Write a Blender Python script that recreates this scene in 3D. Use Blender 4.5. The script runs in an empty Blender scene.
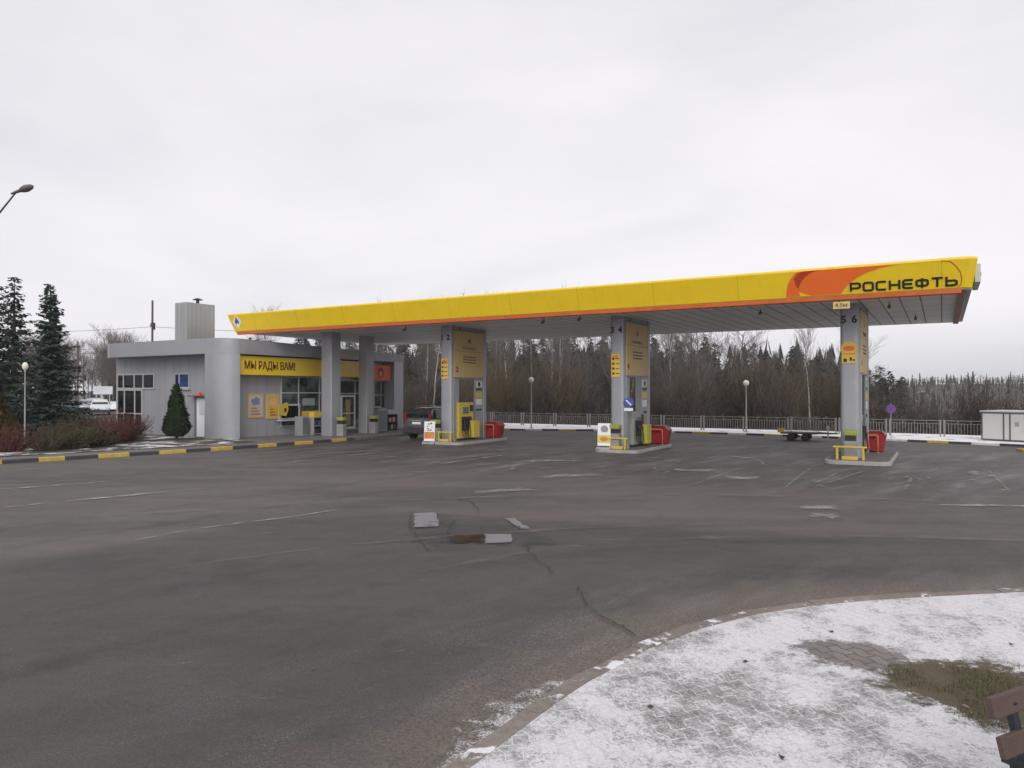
import bpy, bmesh, math, random
from mathutils import Vector, Matrix, noise
from mathutils.geometry import tessellate_polygon
R = math.radians
rnd = random.Random(7)
sc = bpy.context.scene
C = sc.collection

# ------------------------------------------------------------------ materials
MATS = {}
def nt_new(name):
    m = bpy.data.materials.new(name); m.use_nodes = True
    nt = m.node_tree; b = nt.nodes['Principled BSDF']
    return m, nt, b
def N(nt, typ, **kw):
    n = nt.nodes.new(typ)
    for k, v in kw.items(): setattr(n, k, v)
    return n
def coord(nt, scale=(1,1,1), rot=(0,0,0)):
    tc = N(nt, 'ShaderNodeTexCoord'); mp = N(nt, 'ShaderNodeMapping')
    mp.inputs['Scale'].default_value = scale; mp.inputs['Rotation'].default_value = rot
    nt.links.new(tc.outputs['Object'], mp.inputs['Vector'])
    return mp.outputs['Vector']
def streak(nt, length, theta):
    tc = N(nt, 'ShaderNodeTexCoord'); mp = N(nt, 'ShaderNodeMapping'); mp.vector_type = 'TEXTURE'
    mp.inputs['Scale'].default_value = (length, 1, 1); mp.inputs['Rotation'].default_value = (0, 0, R(theta))
    nt.links.new(tc.outputs['Object'], mp.inputs['Vector']); return mp.outputs['Vector']
def noi(nt, vec, scale, detail=4, rough=.55, dist=0.0):
    n = N(nt, 'ShaderNodeTexNoise'); n.inputs['Scale'].default_value = scale
    n.inputs['Detail'].default_value = detail; n.inputs['Roughness'].default_value = rough
    n.inputs['Distortion'].default_value = dist
    nt.links.new(vec, n.inputs['Vector']); return n.outputs['Fac']
def ramp(nt, fac, stops):
    r = N(nt, 'ShaderNodeValToRGB'); e = r.color_ramp.elements
    while len(e) < len(stops): e.new(.5)
    for i, (p, c) in enumerate(stops):
        e[i].position = p
        e[i].color = (c, c, c, 1) if isinstance(c, (int, float)) else (*c, 1)
    nt.links.new(fac, r.inputs['Fac']); return r.outputs['Color']
def mix(nt, fac, a, b, mode='MIX'):
    x = N(nt, 'ShaderNodeMix', data_type='RGBA', blend_type=mode)
    for i, s, v in ((0, x.inputs[0], fac), (6, x.inputs[6], a), (7, x.inputs[7], b)):
        if isinstance(v, bpy.types.NodeSocket): nt.links.new(v, s)
        elif isinstance(v, (int, float)): s.default_value = v if i == 0 else (v, v, v, 1)
        else: s.default_value = (*v, 1)
    return x.outputs[2]
def math_(nt, op, a, b=None, clamp=False):
    x = N(nt, 'ShaderNodeMath', operation=op, use_clamp=clamp)
    for s, v in ((x.inputs[0], a), (x.inputs[1], b)):
        if v is None: continue
        if isinstance(v, bpy.types.NodeSocket): nt.links.new(v, s)
        else: s.default_value = v
    return x.outputs[0]
def bump(nt, b, h, strength, dist=.01):
    bp = N(nt, 'ShaderNodeBump'); bp.inputs['Strength'].default_value = strength
    bp.inputs['Distance'].default_value = dist
    nt.links.new(h, bp.inputs['Height']); nt.links.new(bp.outputs['Normal'], b.inputs['Normal'])

def paint(name, col, rough=.5, metal=0., var=.18, scale=3., bmp=.0, spec=.5, coat=0.):
    """weathered one-colour material: broad and fine variation of the colour and the gloss"""
    if name in MATS: return MATS[name]
    m, nt, b = nt_new(name); v = coord(nt)
    n1 = noi(nt, v, scale, 5, .6); n2 = noi(nt, v, scale*9, 3, .6)
    f = math_(nt, 'ADD', math_(nt, 'MULTIPLY', n1, .65), math_(nt, 'MULTIPLY', n2, .35))
    lo = tuple(c*(1-var) for c in col); hi = tuple(min(1, c*(1+var*.8)) for c in col)
    nt.links.new(ramp(nt, f, [(.3, lo), (.7, hi)]), b.inputs['Base Color'])
    nt.links.new(ramp(nt, n1, [(.3, max(0, rough-.1)), (.7, min(1, rough+.12))]), b.inputs['Roughness'])
    b.inputs['Metallic'].default_value = metal
    b.inputs['Specular IOR Level'].default_value = spec
    b.inputs['Coat Weight'].default_value = coat
    if bmp: bump(nt, b, n2, bmp, .01)
    MATS[name] = m; return m

def cladding(name, col, seam=.62, axis_rot=0., metal=.25, rough=.42, seam_w=.012):
    """metal cassette cladding with vertical seams"""
    m, nt, b = nt_new(name); v = coord(nt)
    sx = N(nt, 'ShaderNodeSeparateXYZ'); nt.links.new(v, sx.inputs[0])
    s = math_(nt, 'ADD', sx.outputs[0], sx.outputs[1])
    fr = math_(nt, 'FRACT', math_(nt, 'DIVIDE', s, seam))
    line = math_(nt, 'LESS_THAN', fr, seam_w/seam)
    cell = N(nt, 'ShaderNodeTexWhiteNoise', noise_dimensions='1D')
    nt.links.new(math_(nt, 'FLOOR', math_(nt, 'DIVIDE', s, seam)), cell.inputs['W'])
    cv = ramp(nt, cell.outputs['Value'], [(0, tuple(c*.94 for c in col)), (1, tuple(c*1.05 for c in col))])
    n = noi(nt, coord(nt, (1, 1, .3)), 2.2, 5, .6)
    cv = mix(nt, ramp(nt, n, [(.35, 0.), (.75, .35)]), cv, tuple(c*.72 for c in col))
    cv = mix(nt, line, cv, tuple(c*.3 for c in col))
    nt.links.new(cv, b.inputs['Base Color'])
    b.inputs['Metallic'].default_value = metal
    nt.links.new(ramp(nt, n, [(.3, rough-.08), (.7, rough+.12)]), b.inputs['Roughness'])
    MATS[name] = m; return m

def snowy_ground(name, dirt, green, thresh, snow=.78, scale=.8):
    m, nt, b = nt_new(name); v = coord(nt)
    a = noi(nt, v, scale, 8, .62, .3); g = noi(nt, v, 14, 6, .7); h = noi(nt, v, .35, 3)
    base = mix(nt, ramp(nt, g, [(.35, 0.), (.65, 1.)]), dirt, green)
    base = mix(nt, ramp(nt, h, [(.4, 0.), (.6, .6)]), base, tuple(c*.7 for c in dirt))
    k = math_(nt, 'ADD', a, math_(nt, 'MULTIPLY', math_(nt, 'SUBTRACT', g, .5), .35))
    msk = ramp(nt, k, [(thresh-.03, 0.), (thresh+.04, 1.)])
    nt.links.new(mix(nt, msk, base, (snow, snow*.985, snow*1.0)), b.inputs['Base Color'])
    b.inputs['Roughness'].default_value = .85
    bump(nt, b, math_(nt, 'ADD', g, msk), .6, .03)
    MATS[name] = m; return m

def masked(name, col, scale, lo, hi, rough=.7, alpha_max=1., stretch=(1, 1, 1), rot=(0, 0, 0), fine=.3):
    """worn thin layer (old road paint, snow rests): noise decides where it is still there"""
    m, nt, b = nt_new(name); v = coord(nt, stretch, rot)
    a = noi(nt, v, scale, 8, .65, .2); f = noi(nt, coord(nt), 60, 3, .7)
    k = math_(nt, 'ADD', a, math_(nt, 'MULTIPLY', math_(nt, 'SUBTRACT', f, .5), fine))
    ea = N(nt, 'ShaderNodeAttribute', attribute_name='edge')
    k = math_(nt, 'SUBTRACT', k, math_(nt, 'MULTIPLY', ea.outputs['Fac'], .34))
    r = ramp(nt, k, [(lo, 0.), (hi, alpha_max)])
    nt.links.new(r, b.inputs['Alpha'])
    nt.links.new(mix(nt, f, tuple(c*.8 for c in col), col), b.inputs['Base Color'])
    b.inputs['Roughness'].default_value = rough
    MATS[name] = m; return m

def leafmat(name, c1, c2, rough=.7, sub=0.):
    if name in MATS: return MATS[name]
    m, nt, b = nt_new(name)
    gi = N(nt, 'ShaderNodeNewGeometry'); oi = N(nt, 'ShaderNodeObjectInfo')
    cl = noi(nt, coord(nt), 1.3, 3)
    r = math_(nt, 'ADD', math_(nt, 'MULTIPLY', gi.outputs['Random Per Island'], .5), math_(nt, 'MULTIPLY', cl, .5))
    r = math_(nt, 'ADD', math_(nt, 'MULTIPLY', r, .8), math_(nt, 'MULTIPLY', oi.outputs['Random'], .2))
    nt.links.new(ramp(nt, r, [(.2, c1), (.8, c2)]), b.inputs['Base Color'])
    b.inputs['Roughness'].default_value = rough
    b.inputs['Specular IOR Level'].default_value = .2
    MATS[name] = m; return m

def asphalt():
    m, nt, b = nt_new('asphalt'); v = coord(nt)
    broad = noi(nt, streak(nt, 2.6, 34), .33, 6, .6, .5)
    band = noi(nt, streak(nt, 3.6, 34), .8, 7, .62, .35)
    band2 = noi(nt, streak(nt, 3.0, 22), .5, 6, .62, .6)
    blot = noi(nt, v, 1.7, 7, .68, .4)
    fine = noi(nt, v, 110, 3, .85)
    grit = noi(nt, v, 30, 6, .75)
    stone = N(nt, 'ShaderNodeTexVoronoi'); stone.inputs['Scale'].default_value = 75; nt.links.new(v, stone.inputs['Vector'])
    la = N(nt, 'ShaderNodeAttribute', attribute_name='newer_lane')
    lf = math_(nt, 'ADD', la.outputs['Fac'], math_(nt, 'MULTIPLY', math_(nt, 'SUBTRACT', blot, .5), 1.3)); lf = ramp(nt, lf, [(.22, 0.), (.78, 1.)])
    newer = mix(nt, ramp(nt, broad, [(.36, 0.), (.66, 1.)]), (.052, .049, .045), (.086, .076, .068))
    older = mix(nt, ramp(nt, broad, [(.34, 0.), (.60, 1.)]), (.078, .069, .066), (.140, .116, .106))
    col = mix(nt, lf, older, newer)
    col = mix(nt, math_(nt, 'MULTIPLY', ramp(nt, band, [(.48, 0.), (.66, .75)]), math_(nt, 'SUBTRACT', 1., math_(nt, 'MULTIPLY', lf, .72))), col, (.165, .142, .132))
    col = mix(nt, math_(nt, 'MULTIPLY', ramp(nt, band2, [(.52, 0.), (.66, .6)]), math_(nt, 'SUBTRACT', 1., math_(nt, 'MULTIPLY', lf, .6))), col, (.165, .135, .12))
    col = mix(nt, ramp(nt, blot, [(.52, 0.), (.70, .6)]), col, (.050, .048, .050))
    sx = N(nt, 'ShaderNodeSeparateXYZ'); nt.links.new(v, sx.inputs[0])
    yy = ramp(nt, math_(nt, 'DIVIDE', sx.outputs[1], 50.), [(.32, 0.), (.44, 1.), (.66, 1.), (.78, 0.)])
    lanes = noi(nt, streak(nt, 5, 80), .7, 6, .62, .4)
    oil = math_(nt, 'MULTIPLY', yy, ramp(nt, lanes, [(.36, .15), (.58, .8)]))
    col = mix(nt, oil, col, (.042, .034, .032))
    wear = noi(nt, streak(nt, 4, 75), 1.5, 7, .65, .3)
    col = mix(nt, math_(nt, 'MULTIPLY', yy, ramp(nt, wear, [(.50, 0.), (.66, .7)])), col, (.24, .215, .205))
    at = N(nt, 'ShaderNodeAttribute', attribute_name='kerb_dist')
    dn = math_(nt, 'ADD', at.outputs['Fac'], math_(nt, 'MULTIPLY', math_(nt, 'SUBTRACT', blot, .5), 1.6))
    dn = math_(nt, 'MULTIPLY', dn, .8); dust = ramp(nt, dn, [(.0, 1.), (.5, .6), (1., 0.)])
    col = mix(nt, math_(nt, 'MULTIPLY', dust, ramp(nt, grit, [(.3, .3), (.62, .95)])), col, (.235, .185, .145))
    col = mix(nt, ramp(nt, fine, [(.38, .55), (.60, 0.)]), col, (.030, .029, .030))
    col = mix(nt, ramp(nt, fine, [(.60, 0.), (.76, .55)]), col, (.25, .24, .23))
    col = mix(nt, ramp(nt, stone.outputs['Distance'], [(.10, .25), (.5, 0.)]), col, (.22, .21, .20))
    fr = noi(nt, streak(nt, 2.6, 36), 2.2, 9, .72, .5)
    col = mix(nt, ramp(nt, fr, [(.62, 0.), (.78, .35)]), col, (.38, .36, .355))
    rim = ramp(nt, math_(nt, 'DIVIDE', at.outputs['Fac'], 4.), [(.0, 1.), (.35, .75), (.8, 0.)])
    salt = math_(nt, 'MULTIPLY', rim, ramp(nt, noi(nt, streak(nt, 3.5, 78), 1.5, 7, .7), [(.46, 0.), (.62, 1.)]))
    col = mix(nt, math_(nt, 'MULTIPLY', salt, ramp(nt, noi(nt, v, 55, 4, .8), [(.50, 0.), (.64, .6)])), col, (.42, .40, .39))
    sp = N(nt, 'ShaderNodeTexVoronoi'); sp.inputs['Scale'].default_value = 3.1; nt.links.new(v, sp.inputs['Vector'])
    spk = math_(nt, 'MULTIPLY', math_(nt, 'LESS_THAN', sp.outputs['Distance'], .045), ramp(nt, blot, [(.45, 0.), (.5, 1.)]))
    col = mix(nt, spk, col, (.02, .018, .016))
    sp2 = N(nt, 'ShaderNodeTexVoronoi'); sp2.inputs['Scale'].default_value = 7.3; nt.links.new(v, sp2.inputs['Vector'])
    spk2 = math_(nt, 'MULTIPLY', math_(nt, 'LESS_THAN', sp2.outputs['Distance'], .055), ramp(nt, band2, [(.50, 0.), (.56, .8)]))
    col = mix(nt, spk2, col, (.30, .29, .28))
    col = mix(nt, ramp(nt, grit, [(.34, .5), (.52, 0.)]), col, (.035, .033, .033))
    nt.links.new(col, b.inputs['Base Color'])
    ro = mix(nt, oil, ramp(nt, blot, [(.4, .80), (.7, .58)]), (.42, .42, .42))
    nt.links.new(ro, b.inputs['Roughness'])
    b.inputs['Specular IOR Level'].default_value = .35
    bump(nt, b, math_(nt, 'ADD', math_(nt, 'MULTIPLY', fine, .6), grit), .7, .008)
    MATS['asphalt'] = m; return m

def paving():
    """small grey pavers under thin patchy snow, a bare brown spot, and turf where the lawn patch lies"""
    m, nt, b = nt_new('snowy_paving'); v = coord(nt)
    wob = N(nt, 'ShaderNodeVectorMath', operation='ADD')
    w = N(nt, 'ShaderNodeTexWave', wave_type='BANDS', bands_direction='X', wave_profile='TRI')
    w.inputs['Scale'].default_value = 1.6
    vr = coord(nt, (1, 1, 1), (0, 0, R(38)))
    nt.links.new(vr, w.inputs['Vector'])
    cmb = N(nt, 'ShaderNodeCombineXYZ')
    nt.links.new(math_(nt, 'MULTIPLY', w.outputs['Fac'], .035), cmb.inputs[1])
    nt.links.new(vr, wob.inputs[0]); nt.links.new(cmb.outputs[0], wob.inputs[1])
    br = N(nt, 'ShaderNodeTexBrick'); br.offset = .5
    br.inputs['Scale'].default_value = 1.; br.inputs['Brick Width'].default_value = .225
    br.inputs['Row Height'].default_value = .125; br.inputs['Mortar Size'].default_value = .008
    br.inputs['Mortar Smooth'].default_value = .35
    br.inputs['Color1'].default_value = (.17, .155, .15, 1); br.inputs['Color2'].default_value = (.25, .22, .205, 1)
    br.inputs['Mortar'].default_value = (.07, .062, .055, 1)
    nt.links.new(wob.outputs[0], br.inputs['Vector'])
    wn = N(nt, 'ShaderNodeTexNoise'); wn.inputs['Scale'].default_value = 9
    big = noi(nt, v, .8, 6, .6, .4); mid = noi(nt, v, 5, 6, .7, .3); fin = noi(nt, v, 45, 4, .75)
    patch = noi(nt, coord(nt, (1, .6, 1), (0, 0, R(38))), 2.2, 5, .65, .3)
    # per-paver threshold: some stones have lost their snow
    snowk = math_(nt, 'ADD', math_(nt, 'MULTIPLY', big, .45), math_(nt, 'MULTIPLY', mid, .35))
    snowk = math_(nt, 'ADD', snowk, math_(nt, 'MULTIPLY', patch, .3))
    snowk = math_(nt, 'ADD', snowk, math_(nt, 'MULTIPLY', math_(nt, 'SUBTRACT', fin, .5), .3))
    snowk = math_(nt, 'ADD', snowk, math_(nt, 'MULTIPLY', br.outputs['Fac'], .07))
    # bare spots
    sx = N(nt, 'ShaderNodeSeparateXYZ'); nt.links.new(v, sx.inputs[0])
    def blob(cx, cy, rx, ry, gain):
        dx = math_(nt, 'DIVIDE', math_(nt, 'SUBTRACT', sx.outputs[0], cx), rx)
        dy = math_(nt, 'DIVIDE', math_(nt, 'SUBTRACT', sx.outputs[1], cy), ry)
        d = math_(nt, 'SQRT', math_(nt, 'ADD', math_(nt, 'MULTIPLY', dx, dx), math_(nt, 'MULTIPLY', dy, dy)))
        d = math_(nt, 'ADD', d, math_(nt, 'MULTIPLY', math_(nt, 'SUBTRACT', mid, .5), 1.2))
        return math_(nt, 'MULTIPLY', math_(nt, 'SUBTRACT', 1., d, True), gain)
    bare = math_(nt, 'ADD', blob(-.74, 7.3, .56, .40, .5), blob(-.3, 7.1, .7, .3, .12))
    turf = blob(.72, 6.95, 1.25, .85, 1.6)
    snowk = math_(nt, 'SUBTRACT', snowk, bare)
    snowk = math_(nt, 'SUBTRACT', snowk, math_(nt, 'MULTIPLY', turf, .45))
    msk = ramp(nt, snowk, [(.43, 0.), (.56, .97)])
    under = mix(nt, ramp(nt, mid, [(.35, 0.), (.7, .6)]), br.outputs['Color'], (.13, .105, .09))
    soil = mix(nt, ramp(nt, fin, [(.3, 0.), (.7, 1.)]), (.07, .052, .034), (.105, .088, .045))
    under = mix(nt, ramp(nt, turf, [(.05, 0.), (.3, 1.)]), under, soil)
    snow = mix(nt, ramp(nt, fin, [(.3, 0.), (.7, 1.)]), (.52, .51, .52), (.76, .75, .77))
    snow = mix(nt, ramp(nt, patch, [(.35, .5), (.6, 0.)]), snow, (.55, .54, .55))
    nt.links.new(mix(nt, msk, under, snow), b.inputs['Base Color'])
    b.inputs['Roughness'].default_value = .8
    h = math_(nt, 'ADD', math_(nt, 'MULTIPLY', msk, .9), math_(nt, 'MULTIPLY', math_(nt, 'SUBTRACT', 1., br.outputs['Fac']), .5))
    h = math_(nt, 'ADD', h, math_(nt, 'MULTIPLY', fin, .4))
    bump(nt, b, h, .9, .012)
    MATS['paving'] = m; return m

def soffit_mat():
    m, nt, b = nt_new('soffit_panels'); v = coord(nt)
    br = N(nt, 'ShaderNodeTexBrick'); br.offset = 0.
    br.inputs['Scale'].default_value = 1.; br.inputs['Brick Width'].default_value = .6
    br.inputs['Row Height'].default_value = 2.0; br.inputs['Mortar Size'].default_value = .024
    br.inputs['Color1'].default_value = (.84, .84, .84, 1); br.inputs['Color2'].default_value = (.88, .88, .88, 1)
    br.inputs['Mortar'].default_value = (.06, .055, .05, 1)
    nt.links.new(v, br.inputs['Vector'])
    n = noi(nt, v, .6, 5, .6)
    nt.links.new(mix(nt, ramp(nt, n, [(.4, 0.), (.7, .35)]), br.outputs['Color'], (.74, .73, .72)), b.inputs['Base Color'])
    b.inputs['Metallic'].default_value = 0.
    b.inputs['Specular IOR Level'].default_value = .5
    b.inputs['Roughness'].default_value = .45
    bump(nt, b, math_(nt, 'ADD', math_(nt, 'SUBTRACT', 1., br.outputs['Fac']), noi(nt, v, 1.5, 2)), .3, .01)
    return m

def glass_dark(name, col=(.02, .025, .025), rough=.06):
    if name in MATS: return MATS[name]
    m, nt, b = nt_new(name)
    n = noi(nt, coord(nt), 1.7, 4, .6)
    nt.links.new(ramp(nt, n, [(.4, tuple(c*.5 for c in col)), (.65, tuple(min(1, c*2.2) for c in col))]), b.inputs['Base Color'])
    b.inputs['Roughness'].default_value = rough; b.inputs['Specular IOR Level'].default_value = .22 if name == 'window_glass' else .4
    bump(nt, b, noi(nt, coord(nt), .9, 1), .03, .02)
    MATS[name] = m; return m

# palette
GREY = paint('grey_composite', (.335, .34, .36), .38, .3, .08, 1.2)
GREY_D = paint('grey_composite_dark', (.20, .205, .22), .4, .3, .08, 1.2)
CLAD = cladding('grey_cladding', (.385, .39, .41))
CLADT = cladding('roof_box_metal', (.40, .40, .395), .28, metal=.5, rough=.38)
YEL = paint('yellow_sheet', (.80, .56, .012), .34, .0, .06, .9, coat=.15)
def seamed(name, col, step, rough=.34):
    m = paint(name, col, rough, .0, .06, .9, coat=.15); nt = m.node_tree; b = nt.nodes['Principled BSDF']
    src = b.inputs['Base Color'].links[0].from_socket; v = coord(nt)
    sx = N(nt, 'ShaderNodeSeparateXYZ'); nt.links.new(v, sx.inputs[0])
    line = math_(nt, 'LESS_THAN', math_(nt, 'FRACT', math_(nt, 'DIVIDE', sx.outputs[0], step)), .014/step)
    run = ramp(nt, noi(nt, coord(nt, (5, 5, .35)), 1.6, 6, .7), [(.52, 0.), (.74, .30)])
    c2 = mix(nt, run, src, tuple(c*.62+.02 for c in col)); c2 = mix(nt, math_(nt, 'MULTIPLY', line, .65), c2, tuple(c*.25 for c in col))
    nt.links.new(c2, b.inputs['Base Color']); bump(nt, b, noi(nt, coord(nt, (.5, .5, 1)), 1.3, 2), .25, .03); return m
YELF = seamed('fascia_sheet', (.80, .56, .012), 3.02)
YELP = paint('yellow_paint', (.55, .41, .045), .45, .0, .15, 6)
YELB = paint('yellow_board', (.60, .43, .16), .5, .0, .08, 2)
ORG = paint('orange_sheet', (.80, .145, .02), .35, .0, .06, 1.5, coat=.15)
ORGD = paint('dark_orange_sheet', (.42, .045, .012), .35, .0, .06, 1.5)
BLACK = paint('black_film', (.012, .012, .014), .45, .0, .1, 4)
RED = paint('red_paint', (.30, .014, .018), .4, .0, .15, 4)
REDORG = paint('red_sign', (.78, .12, .05), .45, .0, .08, 2)
WHITE = paint('white_paint', (.74, .74, .74), .4, .0, .05, 2)
WHITEF = paint('white_frame', (.46, .46, .46), .4, .0, .05, 4)
STEEL = paint('galvanised_steel', (.36, .37, .375), .45, .6, .15, 5)
DARK = paint('dark_metal', (.03, .03, .034), .45, .3, .15, 4)
RUB = paint('rubber', (.018, .018, .018), .8, .0, .2, 6)
GLASS = glass_dark('window_glass', (.005, .006, .007))
GLASSG = glass_dark('shop_glass', (.05, .07, .062), .05)
CONC = paint('concrete', (.34, .325, .31), .85, .0, .3, 5, .4)
CONCD = paint('dark_kerb_concrete', (.13, .12, .115), .85, .0, .3, 5, .4)
KERBG = paint('kerb_concrete', (.22, .185, .16), .85, .0, .35, 7, .5)
KERBS = snowy_ground('snowy_kerb', (.18, .15, .13), (.26, .225, .20), .60, .72, 3.5)
KY = paint('kerb_yellow', (.50, .34, .055), .75, .0, .35, 6, .3)
KB = paint('kerb_black', (.045, .045, .05), .75, .0, .4, 6, .3)
KW = paint('kerb_white', (.62, .61, .60), .8, .0, .3, 6, .3)
SNOW = paint('snow', (.80, .80, .82), .9, .0, .06, 2, .5)
LENSW = paint('milky_globe', (.78, .74, .66), .3, .0, .04, 4)
BLUE = paint('blue_sign', (.03, .07, .32), .4, .0, .1, 6)
PURP = paint('blue_sign_plate', (.09, .09, .42), .4, .0, .1, 6)
ASPH = asphalt(); PAVE = paving(); SOFF = soffit_mat()
LAWN = snowy_ground('lawn_with_snow', (.065, .052, .035), (.055, .068, .026), .545)
FIELD = snowy_ground('field_with_snow', (.055, .045, .034), (.06, .055, .035), .66, .72, .25)
VERGE = snowy_ground('snowy_verge', (.16, .14, .12), (.12, .11, .07), .36, .84, 1.2)
WALK = snowy_ground('sidewalk_slabs', (.14, .13, .125), (.18, .165, .155), .70, .75)

# ------------------------------------------------------------------ mesh builder
class MB:
    def __init__(s): s.v = []; s.f = []; s.mi = []; s.cur = 0; s.sm = False
    def add(s, vs, fs, mi=None):
        o = len(s.v); s.v += [tuple(p) for p in vs]
        for f in fs: s.f.append([i+o for i in f]); s.mi.append(s.cur if mi is None else mi)
        return s
    def box(s, x0, x1, y0, y1, z0, z1, M=None):
        vs = [Vector((x, y, z)) for z in (z0, z1) for y in (y0, y1) for x in (x0, x1)]
        if M is not None: vs = [M @ p for p in vs]
        return s.add(vs, [(0,2,3,1), (4,5,7,6), (0,1,5,4), (2,6,7,3), (0,4,6,2), (1,3,7,5)])
    def tube(s, pts, r, n=8, cap=True, closed=False):
        pts = [Vector(p) for p in pts]; rs = r if isinstance(r, (list, tuple)) else [r]*len(pts)
        rings = []; up = None
        L = len(pts)
        for i, p in enumerate(pts):
            if closed: t = pts[(i+1) % L] - pts[i-1]
            else: t = pts[min(i+1, L-1)] - pts[max(i-1, 0)]
            if t.length < 1e-9: t = Vector((0, 0, 1))
            t.normalize()
            if up is None:
                up = Vector((0, 0, 1)) if abs(t.z) < .9 else Vector((1, 0, 0))
            a = t.cross(up)
            if a.length < 1e-6: a = t.cross(Vector((0, 1, 0)))
            a.normalize(); b = a.cross(t); up = b
            rings.append([p + (a*math.cos(2*math.pi*k/n) + b*math.sin(2*math.pi*k/n))*rs[i] for k in range(n)])
        vs = [q for rg in rings for q in rg]; fs = []
        for i in range(L if closed else L-1):
            j = (i+1) % L
            for k in range(n): fs.append((i*n+k, i*n+(k+1) % n, j*n+(k+1) % n, j*n+k))
        if cap and not closed: fs += [tuple(range(n))[::-1], tuple((L-1)*n+k for k in range(n))]
        return s.add(vs, fs)
    def lathe(s, prof, n=20, c=(0, 0, 0), M=None):
        vs = []
        for r, z in prof:
            for k in range(n):
                p = Vector((c[0]+r*math.cos(2*math.pi*k/n), c[1]+r*math.sin(2*math.pi*k/n), c[2]+z))
                vs.append(M @ p if M is not None else p)
        fs = [(i*n+k, i*n+(k+1) % n, (i+1)*n+(k+1) % n, (i+1)*n+k) for i in range(len(prof)-1) for k in range(n)]
        if prof[0][0] > 1e-6: fs.append(tuple(range(n))[::-1])
        if prof[-1][0] > 1e-6: fs.append(tuple((len(prof)-1)*n+k for k in range(n)))
        return s.add(vs, fs)
    def prism(s, poly, fn, d):
        """poly: 2D outline; fn(u, v, off) -> 3D; extruded from off=0 to off=d"""
        n = len(poly)
        vs = [fn(u, v, 0) for u, v in poly] + [fn(u, v, d) for u, v in poly]
        fs = [tuple(range(n))[::-1], tuple(range(n, 2*n))] + [(k, (k+1) % n, n+(k+1) % n, n+k) for k in range(n)]
        return s.add(vs, fs)
    def loft(s, rings, closed=True, caps=True):
        n = len(rings[0]); vs = [p for r in rings for p in r]; fs = []
        for i in range(len(rings)-1):
            for k in range(n if closed else n-1):
                fs.append((i*n+k, i*n+(k+1) % n, (i+1)*n+(k+1) % n, (i+1)*n+k))
        if caps: fs += [tuple(range(n))[::-1], tuple((len(rings)-1)*n+k for k in range(n))]
        return s.add(vs, fs)
    def build(s, name, mat, parent=None, smooth=False, bev=0., flat_angle=None, fix=True):
        me = bpy.data.meshes.new(name); me.from_pydata(s.v, [], s.f); me.update()
        mats = mat if isinstance(mat, (list, tuple)) else [mat]
        for m in mats: me.materials.append(m)
        if len(mats) > 1:
            for p, k in zip(me.polygons, s.mi): p.material_index = k
        if fix and len(s.f) < 60000:
            bm = bmesh.new(); bm.from_mesh(me); bmesh.ops.recalc_face_normals(bm, faces=bm.faces); bm.to_mesh(me); bm.free()
        if smooth:
            for p in me.polygons: p.use_smooth = True
            if flat_angle: me.set_sharp_from_angle(angle=R(flat_angle))
        o = bpy.data.objects.new(name, me); C.objects.link(o)
        if parent is not None: o.parent = parent
        if bev:
            b = o.modifiers.new('bevel', 'BEVEL'); b.width = bev; b.segments = 2; b.limit_method = 'ANGLE'
        return o

def box(name, dims, mat, parent=None, bev=0.):
    return MB().box(*dims).build(name, mat, parent, bev=bev)
def tag(o, label=None, cat=None, group=None, kind=None):
    if label: o['label'] = label
    if cat: o['category'] = cat
    if group: o['group'] = group
    if kind: o['kind'] = kind
    return o
def thing(name, label, cat, loc=(0, 0, 0), rz=0, group=None):
    o = bpy.data.objects.new(name, None); C.objects.link(o); o.location = loc; o.rotation_euler = (0, 0, rz)
    o.empty_display_size = .2
    return tag(o, label, cat, group)
def copy_tree(o, parent=None):
    c = o.copy(); C.objects.link(c); c.parent = parent
    for ch in list(o.children): copy_tree(ch, c)
    return c
def text(name, s, size, mat, parent, loc, rot, depth=.006, bold=.0, sx=1., align='CENTER'):
    cu = bpy.data.curves.new(name, 'FONT'); cu.body = s; cu.size = size; cu.extrude = depth/2
    cu.offset = bold; cu.align_x = align; cu.align_y = 'CENTER'; cu.resolution_u = 3
    t = bpy.data.objects.new(name, cu); C.objects.link(t)
    dg = bpy.context.evaluated_depsgraph_get(); dg.update()
    me = bpy.data.meshes.new_from_object(t.evaluated_get(dg)); me.name = name
    bpy.data.objects.remove(t); bpy.data.curves.remove(cu)
    me.materials.clear(); me.materials.append(mat)
    o = bpy.data.objects.new(name, me); C.objects.link(o); o.parent = parent
    o.location = loc; o.rotation_euler = rot; o.scale = (sx, 1, 1)
    return o
def ribbon(m, pts, w, fn, d, closed=False):
    """flat stroke of width w along 2D pts with mitred joints, extruded by d"""
    n = len(pts); P = [Vector(p) for p in pts]; L = []; Rr = []
    for i in range(n):
        a = P[i]-P[i-1] if (closed or i > 0) else P[1]-P[0]
        b = P[(i+1) % n]-P[i] if (closed or i < n-1) else P[-1]-P[-2]
        a.normalize(); b.normalize(); na = Vector((-a.y, a.x)); nb = Vector((-b.y, b.x))
        mm = (na+nb)
        mm = mm/max(.35, mm.length_squared/2) if mm.length > 1e-6 else na
        L.append(P[i]+mm*w/2); Rr.append(P[i]-mm*w/2)
    k = n if closed else n-1
    for i in range(k):
        j = (i+1) % n
        m.prism([L[i], Rr[i], Rr[j], L[j]], fn, d)

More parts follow.
